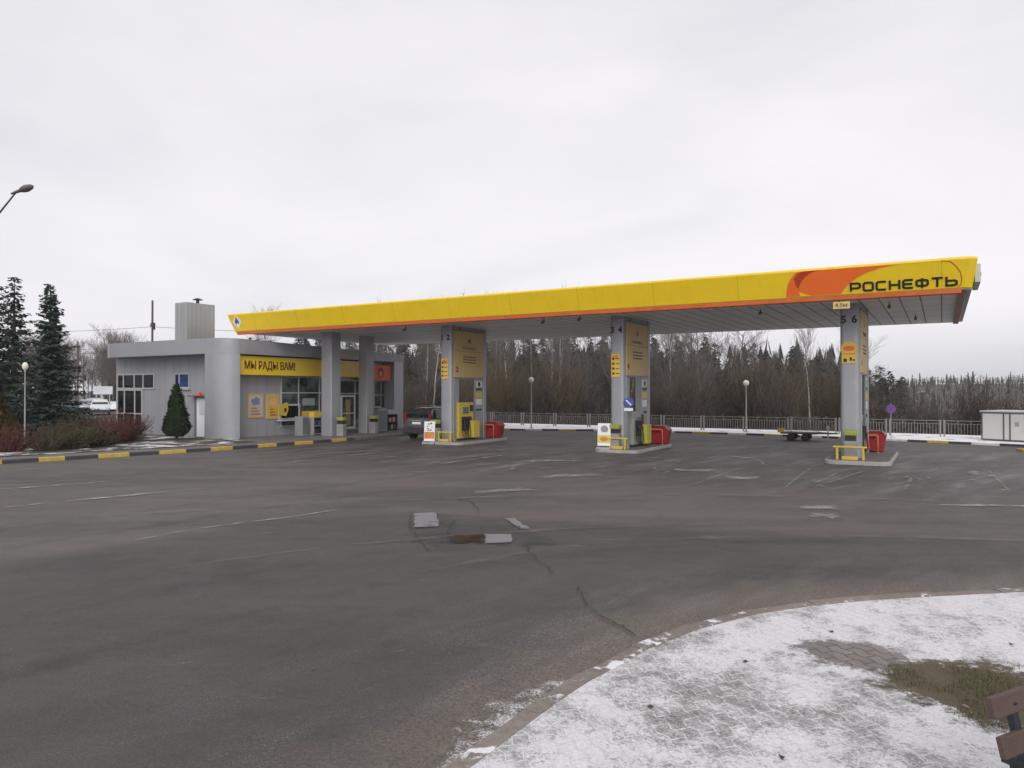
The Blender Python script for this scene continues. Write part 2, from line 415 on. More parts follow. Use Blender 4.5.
# ------------------------------------------------------------------ camera, light, sky
cam_d = bpy.data.cameras.new('camera'); cam = bpy.data.objects.new('camera', cam_d); C.objects.link(cam)
cam.location = (0, 0, 2.45); cam.rotation_euler = (R(90+.545), 0, R(30.3))
cam_d.sensor_width = 36; cam_d.lens = 36*736/1024; cam_d.clip_end = 5000; cam_d.clip_start = .05
sc.camera = cam
SUN_EL, SUN_AZ = 32, 150          # azimuth measured clockwise from +Y (behind the camera, to the right)
w = bpy.data.worlds.new('World'); sc.world = w; w.use_nodes = True; nt = w.node_tree
bg = nt.nodes['Background']
sky = N(nt, 'ShaderNodeTexSky', sky_type='NISHITA'); sky.sun_disc = False
sky.sun_elevation = R(SUN_EL); sky.sun_rotation = R(SUN_AZ); sky.air_density = 1.; sky.dust_density = 4.; sky.ozone_density = 1.
bw = N(nt, 'ShaderNodeRGBToBW'); nt.links.new(sky.outputs[0], bw.inputs[0])
tc = N(nt, 'ShaderNodeTexCoord'); mp = N(nt, 'ShaderNodeMapping'); mp.inputs['Scale'].default_value = (1, 1, 3.2)
nt.links.new(tc.outputs['Generated'], mp.inputs['Vector'])
cl = noi(nt, mp.outputs[0], 1.5, 5, .5, .5)
cloud = ramp(nt, cl, [(.30, (5.9, 5.9, 6.35)), (.5, (6.9, 6.8, 7.15)), (.68, (7.5, 7.35, 7.6))])
gl = math_(nt, 'ADD', .80, math_(nt, 'MULTIPLY', math_(nt, 'MINIMUM', bw.outputs[0], 12.), .050))
mulv = mix(nt, 1., cloud, gl, 'MULTIPLY')
nt.links.new(mulv, bg.inputs['Color']); bg.inputs['Strength'].default_value = .10
sl = bpy.data.lights.new('sun', 'SUN'); sl.energy = 1.1; sl.angle = R(35); sl.color = (1, .97, .93)
so = bpy.data.objects.new('sun', sl); C.objects.link(so)
sdir = Vector((math.sin(R(SUN_AZ))*math.cos(R(SUN_EL)), math.cos(R(SUN_AZ))*math.cos(R(SUN_EL)), math.sin(R(SUN_EL))))
so.rotation_euler = sdir.to_track_quat('Z', 'Y').to_euler()
sc.view_settings.view_transform = 'Standard'; sc.view_settings.look = 'None'; sc.view_settings.gamma = 1
sc.view_settings.exposure = 0.45; sc.view_settings.use_curve_mapping = False
sc.cycles.max_bounces = 6; sc.cycles.transparent_max_bounces = 12; sc.cycles.use_denoising = True

# ------------------------------------------------------------------ terrain
def sm(t): t = max(0., min(1., t)); return t*t*(3-2*t)
def terr(x, y):
    drop = sm((y-46)/30)*sm((x+75)/30)
    hill = sm((y-120)/220)*sm((x+60)/60)
    z = -.04 - 3.0*drop + 8.3*hill
    if y > 46 or x < -45: z += .25*noise.noise(Vector((x*.05, y*.05, 0)))*min(1, max(0, max(y-46, -45-x))/10)
    return z
def axis(lo, hi, a, b, fine, coarse):
    xs = []; x = lo
    while x < hi:
        xs.append(x); x += fine if a <= x < b else coarse
    xs.append(hi); return xs
m = MB(); xs = axis(-900, 900, -120, 120, 5, 30); ys = axis(-300, 1200, -20, 150, 5, 30)
vs = [(x, y, terr(x, y)) for y in ys for x in xs]; nx = len(xs)
m.add(vs, [(j*nx+i, j*nx+i+1, (j+1)*nx+i+1, (j+1)*nx+i) for j in range(len(ys)-1) for i in range(nx-1)])
tag(m.build('ground', FIELD, smooth=True), kind='structure')

def spline(pts, step=.25):
    """Catmull-Rom through 2D points, resampled"""
    P = [Vector(p) for p in pts]; P = [2*P[0]-P[1]] + P + [2*P[-1]-P[-2]]; out = []
    for i in range(1, len(P)-2):
        a, b, c, d = P[i-1:i+3]; n = max(2, int((c-b).length/step))
        for k in range(n):
            t = k/n
            out.append(.5*((2*b)+(c-a)*t+(2*a-5*b+4*c-d)*t*t+(3*b-a-3*c+d)*t*t*t))
    out.append(P[-2]); return out
near_kerb = spline([(-3.1, -14), (-2.9, -4), (-2.76, 2), (-2.72, 4.5), (-2.62, 5.82), (-2.40, 6.9), (-1.95, 8.0), (-1.2, 9.01), (-.43, 9.74), (.85, 10.79), (2.19, 11.67), (5, 13.0), (9, 14.2), (16, 15.2), (30, 16), (60, 16.5)], .2)
# road sheet
def kd(x, y):
    best = 9
    for p in near_kerb[::2]:
        d = (p.x-x)**2+(p.y-y)**2
        if d < best: best = d
    return math.sqrt(best)
seam = spline([(-11.2, -30), (-11.2, 0), (-11.3, 6.5), (-10.9, 9.6), (-9.6, 11.2), (-7.0, 12.3), (-3.6, 12.9), (0, 13.9), (6, 15.8), (14, 17.4), (40, 19)], .3)
def lane(x, y):
    best = 1e9; k = 0
    for i, p in enumerate(seam):
        d = (p.x-x)**2+(p.y-y)**2
        if d < best: best, k = d, i
    a, b = seam[max(0, k-1)], seam[min(len(seam)-1, k+1)]
    side = (b.x-a.x)*(y-a.y)-(b.y-a.y)*(x-a.x)
    return .5-max(-.5, min(.5, math.copysign(math.sqrt(best), side)))
m = MB(); xs = axis(-60, 110, -14, 8, .25, 2.); ys = axis(-40, 43.2, -1, 17, .25, 1.6); nx = len(xs)
m.add([(x, y, 0.012*noise.noise(Vector((x*.22, y*.22, 3)))+.0) for y in ys for x in xs], [(j*nx+i, j*nx+i+1, (j+1)*nx+i+1, (j+1)*nx+i) for j in range(len(ys)-1) for i in range(nx-1)])
ro = m.build('road', ASPH, smooth=True, fix=False); tag(ro, kind='structure')
att = ro.data.attributes.new('kerb_dist', 'FLOAT', 'POINT')
att.data.foreach_set('value', [min(4., kd(x, y)) if -7 < x < 20 else 4. for y in ys for x in xs])
att = ro.data.attributes.new('newer_lane', 'FLOAT', 'POINT')
att.data.foreach_set('value', [lane(x, y) if y < 22 and x > -16 else 0. for y in ys for x in xs])

def offset_line(line, w):
    out = []
    for i, p in enumerate(line):
        t = line[min(i+1, len(line)-1)]-line[max(i-1, 0)]; t.normalize()
        out.append(p+Vector((-t.y, t.x))*w)
    return out
def kerb(name, line, w, z, mats, seg=1.0, start=0., gap=0.):
    """w>0 puts the kerb to the left of the walking direction"""
    o = offset_line(line, w); m = MB(); acc = start
    for i in range(len(line)-1):
        a, b, c, d = line[i], line[i+1], o[i+1], o[i]
        k = int(acc/seg) % len(mats) if len(mats) > 1 else 0
        dz = .003*((int(acc/seg)*7) % 3)
        zt = z+dz
        vs = [(p.x, p.y, -.05) for p in (a, b, c, d)] + [(p.x, p.y, zt) for p in (a, b, c, d)]
        # small chamfer on the road side
        nrm = (d-a).normalized()*.018
        vs[4] = (a.x+nrm.x, a.y+nrm.y, zt); vs[5] = (b.x+nrm.x, b.y+nrm.y, zt)
        vs += [(a.x, a.y, zt-.02), (b.x, b.y, zt-.02)]
        m.add(vs, [(0, 1, 9, 8), (8, 9, 5, 4), (4, 5, 6, 7), (3, 7, 6, 2), (0, 8, 4, 7, 3), (1, 2, 6, 5, 9)], k)
        acc += (b-a).length
    return tag(m.build(name, mats if len(mats) > 1 else mats[0]), kind='structure')
def slab(name, poly, z, mat, thick=.2):
    tris = tessellate_polygon([[Vector((p[0], p[1], z)) for p in poly]])
    me = bpy.data.meshes.new(name); P = [(p[0], p[1], z) for p in poly]
    def up(t):
        a, b, c = [Vector(P[i]) for i in t]; return t if (b-a).cross(c-a).z > 0 else t[::-1]
    me.from_pydata(P, [], [tuple(up(t)) for t in tris]); me.update(); me.materials.append(mat)
    o = bpy.data.objects.new(name, me); C.objects.link(o); return tag(o, kind='structure')

# paved corner, foreground right
kin = offset_line(near_kerb, -.15)
def kerb_stones(line, w, z, mt, seg=.8):
    m = MB(); r = random.Random(2); acc = 0; pts = [line[0]]
    for a, b in zip(line, line[1:]):
        acc += (b-a).length
        if acc >= seg: pts.append(b); acc = 0
    for a, b in zip(pts, pts[1:]):
        t = (b-a); L = t.length-.012; t.normalize(); n = Vector((-t.y, t.x))*(1 if w > 0 else -1); o = r.uniform(-.012, .010); zz = z+r.uniform(-.008, .008); c = .015
        def q(u, v, h): p = a+t*u+n*(v+o); return (p.x, p.y, h)
        W = abs(w)+r.uniform(-.004, .004)
        rings = [[q(u, 0, -.05), q(u, 0, zz-c), q(u, c, zz), q(u, W-c*.5, zz), q(u, W, zz-c*.5), q(u, W, -.05)] for u in (.0, L)]
        m.loft(rings)
    return tag(m.build('kerb', mt), kind='structure')
kerb_stones(near_kerb, -.15, .085, KERBS)
slab('pavement', [(p.x, p.y) for p in kin] + [(60, -14)], .075, PAVE)
# thin snow drifted on the road side of the kerb
def edged(name, m, vals, mat):
    o = m.build(name, mat, fix=False); a = o.data.attributes.new('edge', 'FLOAT', 'POINT'); a.data.foreach_set('value', vals); return tag(o, kind='structure')
m = MB(); seg = [p for p in near_kerb if -1 < p.y < 6.3]; vals = []
for i in range(len(seg)-1):
    a, b = seg[i], seg[i+1]
    wa = .03+.50*math.exp(-((a.y-4.8)/.8)**2); wb = .03+.50*math.exp(-((b.y-4.8)/.8)**2)
    for f0, f1, e0, e1 in ((0, .5, -.25, .15), (.5, 1.1, .15, 1.)):
        m.add([(a.x-.005-wa*f0, a.y, .022), (b.x-.005-wb*f0, b.y, .022), (b.x-.005-wb*f1, b.y, .019), (a.x-.005-wa*f1, a.y, .019)], [(0, 1, 2, 3)]); vals += [e0, e0, e1, e1]
edged('snow_drift', m, vals, masked('snow_rest', (.72, .71, .72), 5., .44, .66, .85, .85, fine=.8))

# left sidewalk with yellow and black kerb
lk = spline([(-42, 1.5), (-36, 3), (-31.5, 5.6), (-28.7, 9.0), (-27.4, 12.2), (-26.6, 15.6), (-25.85, 19.2), (-25.6, 22), (-25.35, 25), (-25.3, 29), (-25.6, 33.5), (-26.6, 36.8), (-29.5, 39), (-34, 40), (-60, 41)], .25)
kq = next(i for i, p in enumerate(lk) if p.y > 27.6 and p.x > -27)
kerb('kerb', lk[:kq+1], .18, .13, [KY, KB], 1.05, .35)
kerb('kerb', lk[kq:], .18, .119, [CONCD])
lin = offset_line(lk, .18)
slab('sidewalk', [(p.x, p.y) for p in lin] + [(-60, 1.5)], .115, WALK)
lw = offset_line(lk, 1.55)
pl = [p for p in lw if p.y < 23.2 and p.x > -41]
slab('lawn', [(p.x, p.y) for p in pl] + [(-28.2, 23.4), (-28.6, 24.0), (-58, 24.0), (-58, 3.6)], .135, LAWN)

# far verge
fk = spline([(-62, 41.2), (-36, 40.4), (-28, 39.7), (-23, 39.6), (-18.1, 41.4), (-12, 42.0), (-6.5, 41.5), (-1.8, 40.4), (.7, 39.8), (3.1, 39.1), (8, 37.6), (15, 36.5), (40, 36), (110, 36)], .25)
kerb('kerb', fk, .16, .10, [KW, KB, KY, KB], 1.0, .2)
fo = offset_line(fk, .16)
m = MB()
for a, b in zip(fo, fo[1:]): m.add([(a.x, a.y, .095), (b.x, b.y, .095), (b.x, 46.4, .095), (a.x, 46.4, .095)], [(0, 1, 2, 3)])
tag(m.build('verge', VERGE, fix=False), kind='structure')

# island at the right edge
ir = [Vector(p) for p in [(2.6, 36.1), (3.1, 36.45), (4.4, 36.3), (7, 35.2), (9.5, 34.0), (10, 33.2), (9.2, 32.9), (6.5, 33.8), (3.6, 35.1), (2.75, 35.6), (2.6, 36.1)]]
irs = spline(ir, .25)
kerb('kerb', irs, -.15, .12, [KY, KB], .8)
slab('lawn', [(p.x, p.y) for p in offset_line(irs, -.15)[:-1]], .11, LAWN)

# ------------------------------------------------------------------ road paint, snow rests, cracks
LINE = masked('worn_line_paint', (.50, .48, .47), 2.2, .34, .56, .75, .75, fine=.6)
LINEF = masked('faint_line_paint', (.40, .38, .36), 2.0, .36, .66, .8, .7)
CRK = paint('crack_dark', (.022, .021, .021), .9, .0, .3, 9)
LINEC = masked('crack_line', (.025, .025, .025), 3., .30, .44, .9, .95, fine=.9)
ICE = masked('ice_skin', (.27, .27, .29), 3., .16, .42, .35, .8, fine=.5)
def strip(pts, w, mat, z, name='road_marking', jag=.02, seed=1):
    r = random.Random(seed); L = spline([Vector(p) for p in pts], .12) if len(pts) > 2 else [Vector(pts[0]).lerp(Vector(pts[1]), k/40) for k in range(41)]
    a = [p+Vector((0, 0)) for p in offset_line(L, w/2)]; b = offset_line(L, -w/2); m = MB()
    a = [p+Vector((r.uniform(-jag, jag), r.uniform(-jag, jag))) for p in a]; b = [p+Vector((r.uniform(-jag, jag), r.uniform(-jag, jag))) for p in b]
    vals = []; n = len(L)
    for i in range(n-1):
        e0 = .5*max(0, 1-min(i, n-1-i)/(n*.12)); e1 = .5*max(0, 1-min(i+1, n-2-i)/(n*.12))
        for q in (a, b):
            m.add([(L[i].x, L[i].y, z), (q[i].x, q[i].y, z), (q[i+1].x, q[i+1].y, z), (L[i+1].x, L[i+1].y, z)], [(0, 1, 2, 3) if q is b else (3, 2, 1, 0)]); vals += [e0, .55+e0, .55+e1, e1]
    return edged(name, m, vals, mat)
def blobpoly(pts, mat, z, name, jag=.05, seed=3, sub=5, soft=.25):
    r = random.Random(seed); out = []
    for i in range(len(pts)):
        a, b = Vector(pts[i]), Vector(pts[(i+1) % len(pts)])
        for k in range(sub): out.append(a.lerp(b, k/sub)+Vector((r.uniform(-jag, jag), r.uniform(-jag, jag))))
    c = sum(out, Vector((0, 0)))/len(out); n = len(out); m = MB(); vals = [-.15]+[.05]*n+[soft]*n
    mid = [c+(p-c)*.68 for p in out]
    m.add([(p.x, p.y, z) for p in [c]+mid+out], [(0, 1+k, 1+(k+1) % n) for k in range(n)]+[(1+k, 1+n+k, 1+n+(k+1) % n, 1+(k+1) % n) for k in range(n)])
    return edged(name, m, vals, mat)
Z1 = .02
lines = [
 ([(-24.9, 10.6), (-24.6, 12.6)], .12, LINE), ([(-20.6, 7.0), (-20.2, 9.4), (-19.66, 10.8), (-19.2, 12.3)], .12, LINE),
 ([(-19.95, 9.6), (-19.7, 10.6)], .30, LINE), ([(-17.2, 6.5), (-16.96, 7.9), (-16.5, 10.1), (-15.86, 12.3)], .10, LINE),
 ([(-16.6, 9.4), (-16.3, 10.8)], .30, LINE), ([(-11.36, 6.9), (-11.35, 8.5), (-10.9, 10.1), (-10.7, 11.5)], .07, LINE),
 ([(-23.0, 20.3), (-23.1, 23.8)], .12, LINE), ([(-24.2, 20.5), (-24.3, 24.4)], .12, LINEF), ([(-19.3, 20.4), (-19.45, 23.4)], .12, LINE), ([(-18.2, 20.6), (-17.85, 25.0)], .12, LINEF),
 ([(-14.5, 20.2), (-14.35, 25.0)], .13, LINE), ([(-12.1, 18.6), (-12.15, 22.9)], .10, LINE), ([(-9.6, 18.2), (-9.4, 23)], .10, LINEF), ([(-7.2, 19.6), (-7.0, 24.6)], .10, LINEF),
 ([(-3.4, 18.7), (-3.62, 25.3)], .13, LINEF), ([(-3.6, 25.2), (-1.95, 25.0)], .12, LINEF), ([(-2.0, 25.0), (-2.85, 19.6)], .13, LINEF), ([(-2.7, 23.6), (-2.95, 20.4)], .10, LINEF),
 ([(-.8, 20.2), (-.75, 23.8)], .14, LINEF), ([(-1.05, 22.9), (-.75, 24.1)], .16, LINEF), ([(-.5, 23.0), (-.75, 24.1)], .16, LINEF),
 ([(-5.6, 18.6), (-5.5, 24)], .10, LINEF), ([(1.4, 21.5), (1.2, 27)], .10, LINEF),
 ([(-.2, 18.1), (1.52, 18.9), (4.5, 20.1)], .30, LINE), ([(-22.1, 26.2), (-14, 26.0), (-6, 25.9), (0, 25.8)], .10, LINEF)]
for i, (p, wd, mt) in enumerate(lines): strip(p, wd, mt, Z1+.0004*i, seed=i)
TYR = masked('tyre_darkening', (.035, .033, .033), 1.2, .36, .62, .6, .16, fine=.3)
DUS = masked('dust_arc', (.24, .20, .18), 1.1, .38, .66, .85, .45, fine=.4)
for i, (p, wd, mt) in enumerate([([(-7.0, -2), (-6.8, 4), (-5.6, 8.5), (-3.0, 12), (1.5, 14.6), (8, 16.6)], .5, TYR), ([(-8.6, -2), (-8.4, 4.5), (-7.0, 9.6), (-3.8, 13.6), (1.2, 16.3), (8, 18.2)], .5, TYR),
        ([(-13, 2), (-12.2, 10), (-11.4, 18), (-10.6, 27)], .5, TYR), ([(-14.6, 2), (-14, 10), (-13.1, 18), (-12.4, 26)], .45, TYR), ([(-22, 6), (-20.5, 14), (-19.5, 22), (-19.0, 27)], .5, TYR),
        ([(-6.4, 7.2), (-4.8, 10.8), (-1.8, 13.3), (2, 14.9), (6, 16)], .35, DUS), ([(-15.5, 6.5), (-12.6, 10.5), (-8.5, 14.8), (-4, 17.6), (2, 19.4)], .6, DUS), ([(-21, 13), (-16, 16.5), (-10, 19), (-4, 20.6)], .7, DUS),
        ([(-9.5, 5.5), (-8.2, 8.6), (-5.9, 11.6), (-2.8, 14.2)], .3, DUS), ([(-1.0, 20), (0.2, 24), (1.6, 27.5), (1.5, 31)], .5, TYR), ([(.6, 19), (2.2, 23), (3.4, 27)], .5, TYR)]):
    strip(p, wd, mt, .0135+.0004*i, 'wheel_track', .03, i+80)
ICES = masked('thin_snow', (.55, .53, .53), 3.2, .40, .72, .7, .62, fine=.8)
for i, pp in enumerate([[(-2.95, 16.3), (-1.88, 17.1), (-1.6, 16.6), (-2.5, 16.0)], [(-2.4, 15.7), (-1.75, 15.9), (-1.65, 15.1), (-2.3, 15.2)],
            [(.69, 26.6), (1.0, 26.5), (.92, 25.0), (.55, 25.2)], [(-5.5, 21.2), (-4.3, 21.9), (-4.3, 20.7), (-5.3, 20.2)], [(-7.1, 28.1), (-5.8, 27.5), (-5.9, 27.0), (-7.0, 27.5)],
            [(-10.2, 18.4), (-8.6, 20.2), (-8.2, 19.7), (-9.6, 17.9)], [(-10.0, 14.8), (-8.9, 16.4), (-8.5, 16.0), (-9.5, 14.4)], [(-7.4, 22.3), (-5.9, 23.0), (-5.9, 22.2), (-7.2, 21.6)],
            [(-12.8, 22.6), (-10.6, 23.8), (-10.4, 23.2), (-12.4, 22.0)]]):
    blobpoly(pp, ICES, Z1+.012+.0005*i, 'snow_patch', .07, i+1, 5, 1.)
r = random.Random(31)
for i in range(34):
    x, y = r.uniform(-19, 2.5), r.uniform(17.5, 26.5); L = r.uniform(.5, 2.2); a = R(r.uniform(60, 110)); d = Vector((math.cos(a), math.sin(a)))*L
    strip([(x, y), (x+d.x*.5+r.uniform(-.1, .1), y+d.y*.5), (x+d.x, y+d.y)], r.uniform(.06, .28), LINEF if i % 3 else ICES, Z1+.019+.0003*i, 'worn_mark', .03, i+200)
# sunken manhole patches near the middle: ice skins, a brown puddle, cracked joints round them
blobpoly([(-9.1, 11.66), (-8.77, 11.99), (-7.81, 10.79), (-8.14, 10.49)], ICE, Z1+.001, 'ice_patch', .015, 2)
blobpoly([(-6.71, 10.58), (-6.32, 10.81), (-5.99, 10.24), (-6.32, 9.96)], ICE, Z1+.001, 'ice_patch', .015, 4)
blobpoly([(-7.24, 12.09), (-7.06, 12.19), (-6.32, 11.44), (-6.42, 11.27)], ICE, Z1+.001, 'ice_patch', .03, 5)
PUD = masked('brown_puddle', (.040, .027, .017), 3., .34, .50, .12, .9, fine=.5)
blobpoly([(-7.20, 10.15), (-6.74, 10.56), (-6.36, 9.98), (-6.82, 9.66)], PUD, Z1+.001, 'puddle', .03, 6)
PATD = masked('darker_patch', (.055, .055, .06), 1.5, .3, .6, .7, .3)
blobpoly([(-9.2, 11.8), (-7.2, 12.3), (-5.3, 10.5), (-6.7, 9.1), (-8.1, 10.4)], PATD, .0145, 'asphalt_patch', .05, 9)
for i, (p, wd) in enumerate([([(-9.28, 11.72), (-8.77, 12.1)], .05), ([(-9.2, 11.7), (-8.2, 10.45), (-6.75, 9.05)], .05), ([(-7.65, 9.5), (-7.0, 9.7), (-6.5, 9.75), (-5.9, 10.15), (-5.3, 10.5)], .10),
        ([(-8.75, 12.05), (-8.3, 11.4), (-7.75, 10.85)], .045), ([(-7.9, 11.4), (-7.5, 10.6), (-7.15, 10.1)], .04), ([(-5.7, 10.2), (-5.2, 9.5), (-4.8, 9.1), (-4.5, 8.75)], .05),
        ([(-3.9, 8.3), (-3.56, 7.77), (-3.3, 7.45), (-3.04, 7.26), (-2.62, 6.95)], .05), ([(-9.9, 14.2), (-9.4, 13.75), (-8.9, 13.46), (-8.4, 12.9), (-8.15, 12.6)], .06),
        ([(-18.5, 12.7), (-16, 13.6), (-14.5, 14.8)], .04), ([(-14.5, 12.2), (-13.3, 13.2)], .05), ([(-5.2, 10.5), (-3.9, 11.6), (-2.2, 12.5)], .03), ([(-22, 15), (-19.5, 17), (-18.8, 19)], .05)]):
    r = random.Random(i+7); L = spline([Vector(q) for q in p], .09) if len(p) > 2 else [Vector(p[0]).lerp(Vector(p[1]), k/12) for k in range(13)]
    off = 0; pts = []
    for q in L: off = off*.6+r.gauss(0, .028); pts.append(q+Vector((off, -off*.6+r.gauss(0, .012))))
    m = MB(); ws = [wd*.5*r.uniform(.12, 1.0)*(1 if r.random() > .12 else .1) for _ in pts]; n_ = offset_line(pts, 1)
    for k in range(len(pts)-1):
        a, b = pts[k], pts[k+1]; na, nb = (n_[k]-a)*ws[k]*.5, (n_[k+1]-b)*ws[k+1]*.5; z = Z1+.006+.0003*i
        m.add([(a.x-na.x, a.y-na.y, z), (a.x+na.x, a.y+na.y, z), (b.x+nb.x, b.y+nb.y, z), (b.x-nb.x, b.y-nb.y, z)], [(3, 2, 1, 0)])
        if r.random() < .25:
            d = Vector((r.gauss(0, .12), r.gauss(0, .12))); m.add([(a.x, a.y, z), (a.x+.012, a.y+.012, z), (a.x+d.x, a.y+d.y, z)], [(0, 1, 2)])
    tag(m.build('crack', CRK, fix=False), kind='structure')

# ------------------------------------------------------------------ petrol station canopy
FX0, FX1, FY0, FY1 = -31.9, .62, 25.95, 37.95
canopy = thing('station_canopy', 'long yellow and orange forecourt canopy roof lettered РОСНЕФТЬ', 'canopy', (0, 0, 0))
def foot(o, ch=.2):
    x0, x1, y0, y1 = FX0-o, FX1+.12+o*.5, FY0-o, FY1+o
    c = ch
    return [(x0+c, y0), (x1-c, y0), (x1, y0+c), (x1, y1-c), (x1-c, y1), (x0+c, y1), (x0, y1-c), (x0, y0+c)]
def sweep(prof, name, mat, par):
    m = MB(); rings = [[(x, y, z) for x, y in foot(o)] for o, z in prof]
    m.loft(rings, True, False); return m.build(name, mat, par, fix=True)
sweep([(.02, 5.56), (.10, 5.545), (.12, 5.56), (.385, 6.37), (.375, 6.42), (.33, 6.45), (.15, 6.47)], 'fascia', YELF, canopy)
m = MB(); m.loft([[(x, FY0-o, z) for o, z in [(-.20, 5.40), (.0, 5.375), (.09, 5.40), (.115, 5.535), (-.1, 5.54)]] for x in (FX0+.2, FX1-.1)]); m.build('lower_trim', paint('trim_orange', (.60, .135, .03), .4), canopy)
m = MB(); m.loft([[(FX1+o, y, z) for o, z in [(-.20, 5.41), (-.02, 5.395), (.01, 5.41), (.03, 5.53), (-.1, 5.54)]] for y in (FY0+.25, FY1-.2)]); m.build('side_trim', paint('trim_brown', (.30, .13, .08), .5), canopy)
sweep([(-.12, 5.485), (-.1, 5.475), (.09, 5.50), (.10, 5.543)], 'under_lip', STEEL, canopy)
m = MB(); m.add([(x, y, 5.49) for x, y in foot(-.1)], [tuple(range(8))]); m.build('soffit', SOFF, canopy, fix=False)
m = MB(); m.add([(x, y, 6.40) for x, y in foot(.2)], [tuple(range(8))]); m.build('roof_deck', GREY, canopy, fix=False)
def fas(x, z, off=0.):           # a point on the leaning front of the fascia
    t = (z-5.56)/(6.37-5.56); return Vector((x, FY0-.12-.265*t-.004-off, z))
def FP(px, py):                  # outline points measured once, as (X, z) on the fascia
    t = (px-512)/736; s_, c_ = math.sin(R(30.3)), math.cos(R(30.3)); d = 25.70/(t*s_+c_); return (d*(t*c_-s_), 2.45+(391-py)*d/736)
def clampz(p): return (p[0], max(5.58, min(6.36, p[1])))
m = MB()
ell_top = [FP(*q) for q in [(943, 258.7), (919, 261.5), (899, 264.3), (882, 268), (868, 272.5), (857, 278), (848.5, 284.5), (843, 290.5), (841, 294)]]
orange = [FP(*q) for q in [(786, 297.5), (786.5, 291), (788.5, 284), (792, 278), (797, 273), (804, 269.5), (840, 266.5), (880, 263.5), (915, 261)]]
m.prism([clampz(p) for p in orange+ell_top], lambda u, v, o: fas(u, v, o), .006)
m.build('orange_emblem', ORG, canopy)
m = MB(); m.prism([clampz(FP(*q)) for q in [(794.5, 279), (799, 273.5), (806, 270.5), (822, 268.6), (812, 273), (805, 278), (800.5, 284), (798.5, 289), (796, 285)]], lambda u, v, o: fas(u, v, o+.006), .004)
m.prism([clampz(FP(*q)) for q in [(799, 291.5), (805, 294), (812, 297), (800, 297)]], lambda u, v, o: fas(u, v, o+.006), .004)
mm_ = m; m.mi = [0 if i < 11 else 1 for i in range(len(m.f))]; m.build('emblem_crescent', [ORGD, YEL], canopy)
m = MB(); rim = [clampz(FP(*q)) for q in [(943, 259.5), (951, 262), (957, 266.5), (961, 272), (962.5, 278), (961.5, 284), (958, 289)]]
ribbon(m, rim, .022, lambda u, v, o: fas(u, v, o), .005); m.build('emblem_rim', ORGD, canopy)
# wide square lettering
T_ = .16
LET = {
 'Р': [([(0, 0), (0, 1), (.8, 1), (1, .88), (1, .5), (.8, .38), (.1, .38)], 0)], 'О': [([(0, .15), (0, .85), (.15, 1), (.85, 1), (1, .85), (1, .15), (.85, 0), (.15, 0)], 1)],
 'С': [([(1, 1), (.15, 1), (0, .85), (0, .15), (.15, 0), (1, 0)], 0)], 'Н': [([(0, -.08), (0, 1.08)], 0), ([(1, -.08), (1, 1.08)], 0), ([(.09, .5), (.91, .5)], 0)],
 'Е': [([(1, 1), (.15, 1), (0, .85), (0, .15), (.15, 0), (1, 0)], 0), ([(.09, .5), (.92, .5)], 0)],
 'Ф': [([(-.05, .32), (-.05, .72), (.1, .86), (.95, .86), (1.1, .72), (1.1, .32), (.95, .18), (.1, .18)], 1), ([(.525, .93), (.525, 1.12)], 0), ([(.525, -.12), (.525, .11)], 0), ([(.525, .26), (.525, .78)], 0)],
 'Т': [([(-.05, 1), (1.05, 1)], 0), ([(.5, .92), (.5, -.08)], 0)], 'Ь': [([(0, 1.08), (0, 0), (.8, 0), (1, .12), (1, .46), (.8, .58), (.1, .58)], 0)]}
m = MB(); x = -2.50; W_, H_ = .262, .235
for ch in 'РОСНЕФТЬ':
    for pts, cl_ in LET[ch]:
        P2 = [(x+px*W_, 5.635+pz*H_) for px, pz in pts]
        ribbon(m, P2, .062, lambda u, v, o: fas(u, v, o+.007), .012, bool(cl_))
    x += W_*(1.25 if ch == 'Ф' else 1.1)+.082
m.build('lettering', BLACK, canopy)
# small badge on the far left corner: white diamond with a dark flame shape
m = MB(); m.prism([(-31.80, 6.02), (-31.45, 6.36), (-31.15, 6.02), (-31.47, 5.66)], lambda u, v, o: fas(u, v, o), .01); m.build('badge', WHITE, canopy)
m = MB(); m.prism([(-31.65, 5.98), (-31.47, 6.27), (-31.31, 6.0), (-31.43, 5.9), (-31.47, 6.02), (-31.53, 5.9)], lambda u, v, o: fas(u, v, o+.011), .006); m.build('badge_flame', BLUE, canopy)
# end light box and gutter end
bx = box('end_light_box', (FX1+.24, FX1+.40, 26.1, 28.2, 5.72, 6.28), paint('pale_box', (.50, .56, .50), .3), canopy, .02)
box('end_light_band', (FX1+.22, FX1+.42, 26.3, 28.0, 5.94, 6.04), DARK, bx)
# floodlights and cameras under the soffit
def spot(x, y, first=[None]):
    if first[0] is None:
        m = MB(); m.tube([(0, 0, 5.49), (0, 0, 5.40)], .018, 6).tube([(0, 0, 5.42), (.0, -.05, 5.38)], .014, 6); o = m.build('lamp_bracket', DARK, canopy)
        h = MB().box(-.05, .05, -.13, .04, -.04, .04, Matrix.Translation((0, -.05, 5.35)) @ Matrix.Rotation(R(25), 4, 'X')).build('lamp_head', paint('cam_grey', (.12, .12, .12), .5), o, bev=.01)
        first[0] = o; o.location = (x, y, 0)
    else:
        c = first[0].copy(); C.objects.link(c); c.location = (x, y, 0)
        for k in first[0].children: d = k.copy(); C.objects.link(d); d.parent = c
for p in [(-.9, 33.4), (-1.55, 28.3), (-5.8, 28.2), (-14.4, 27.3), (-21.8, 27.4), (-12.6, 27.0)]: spot(*p)
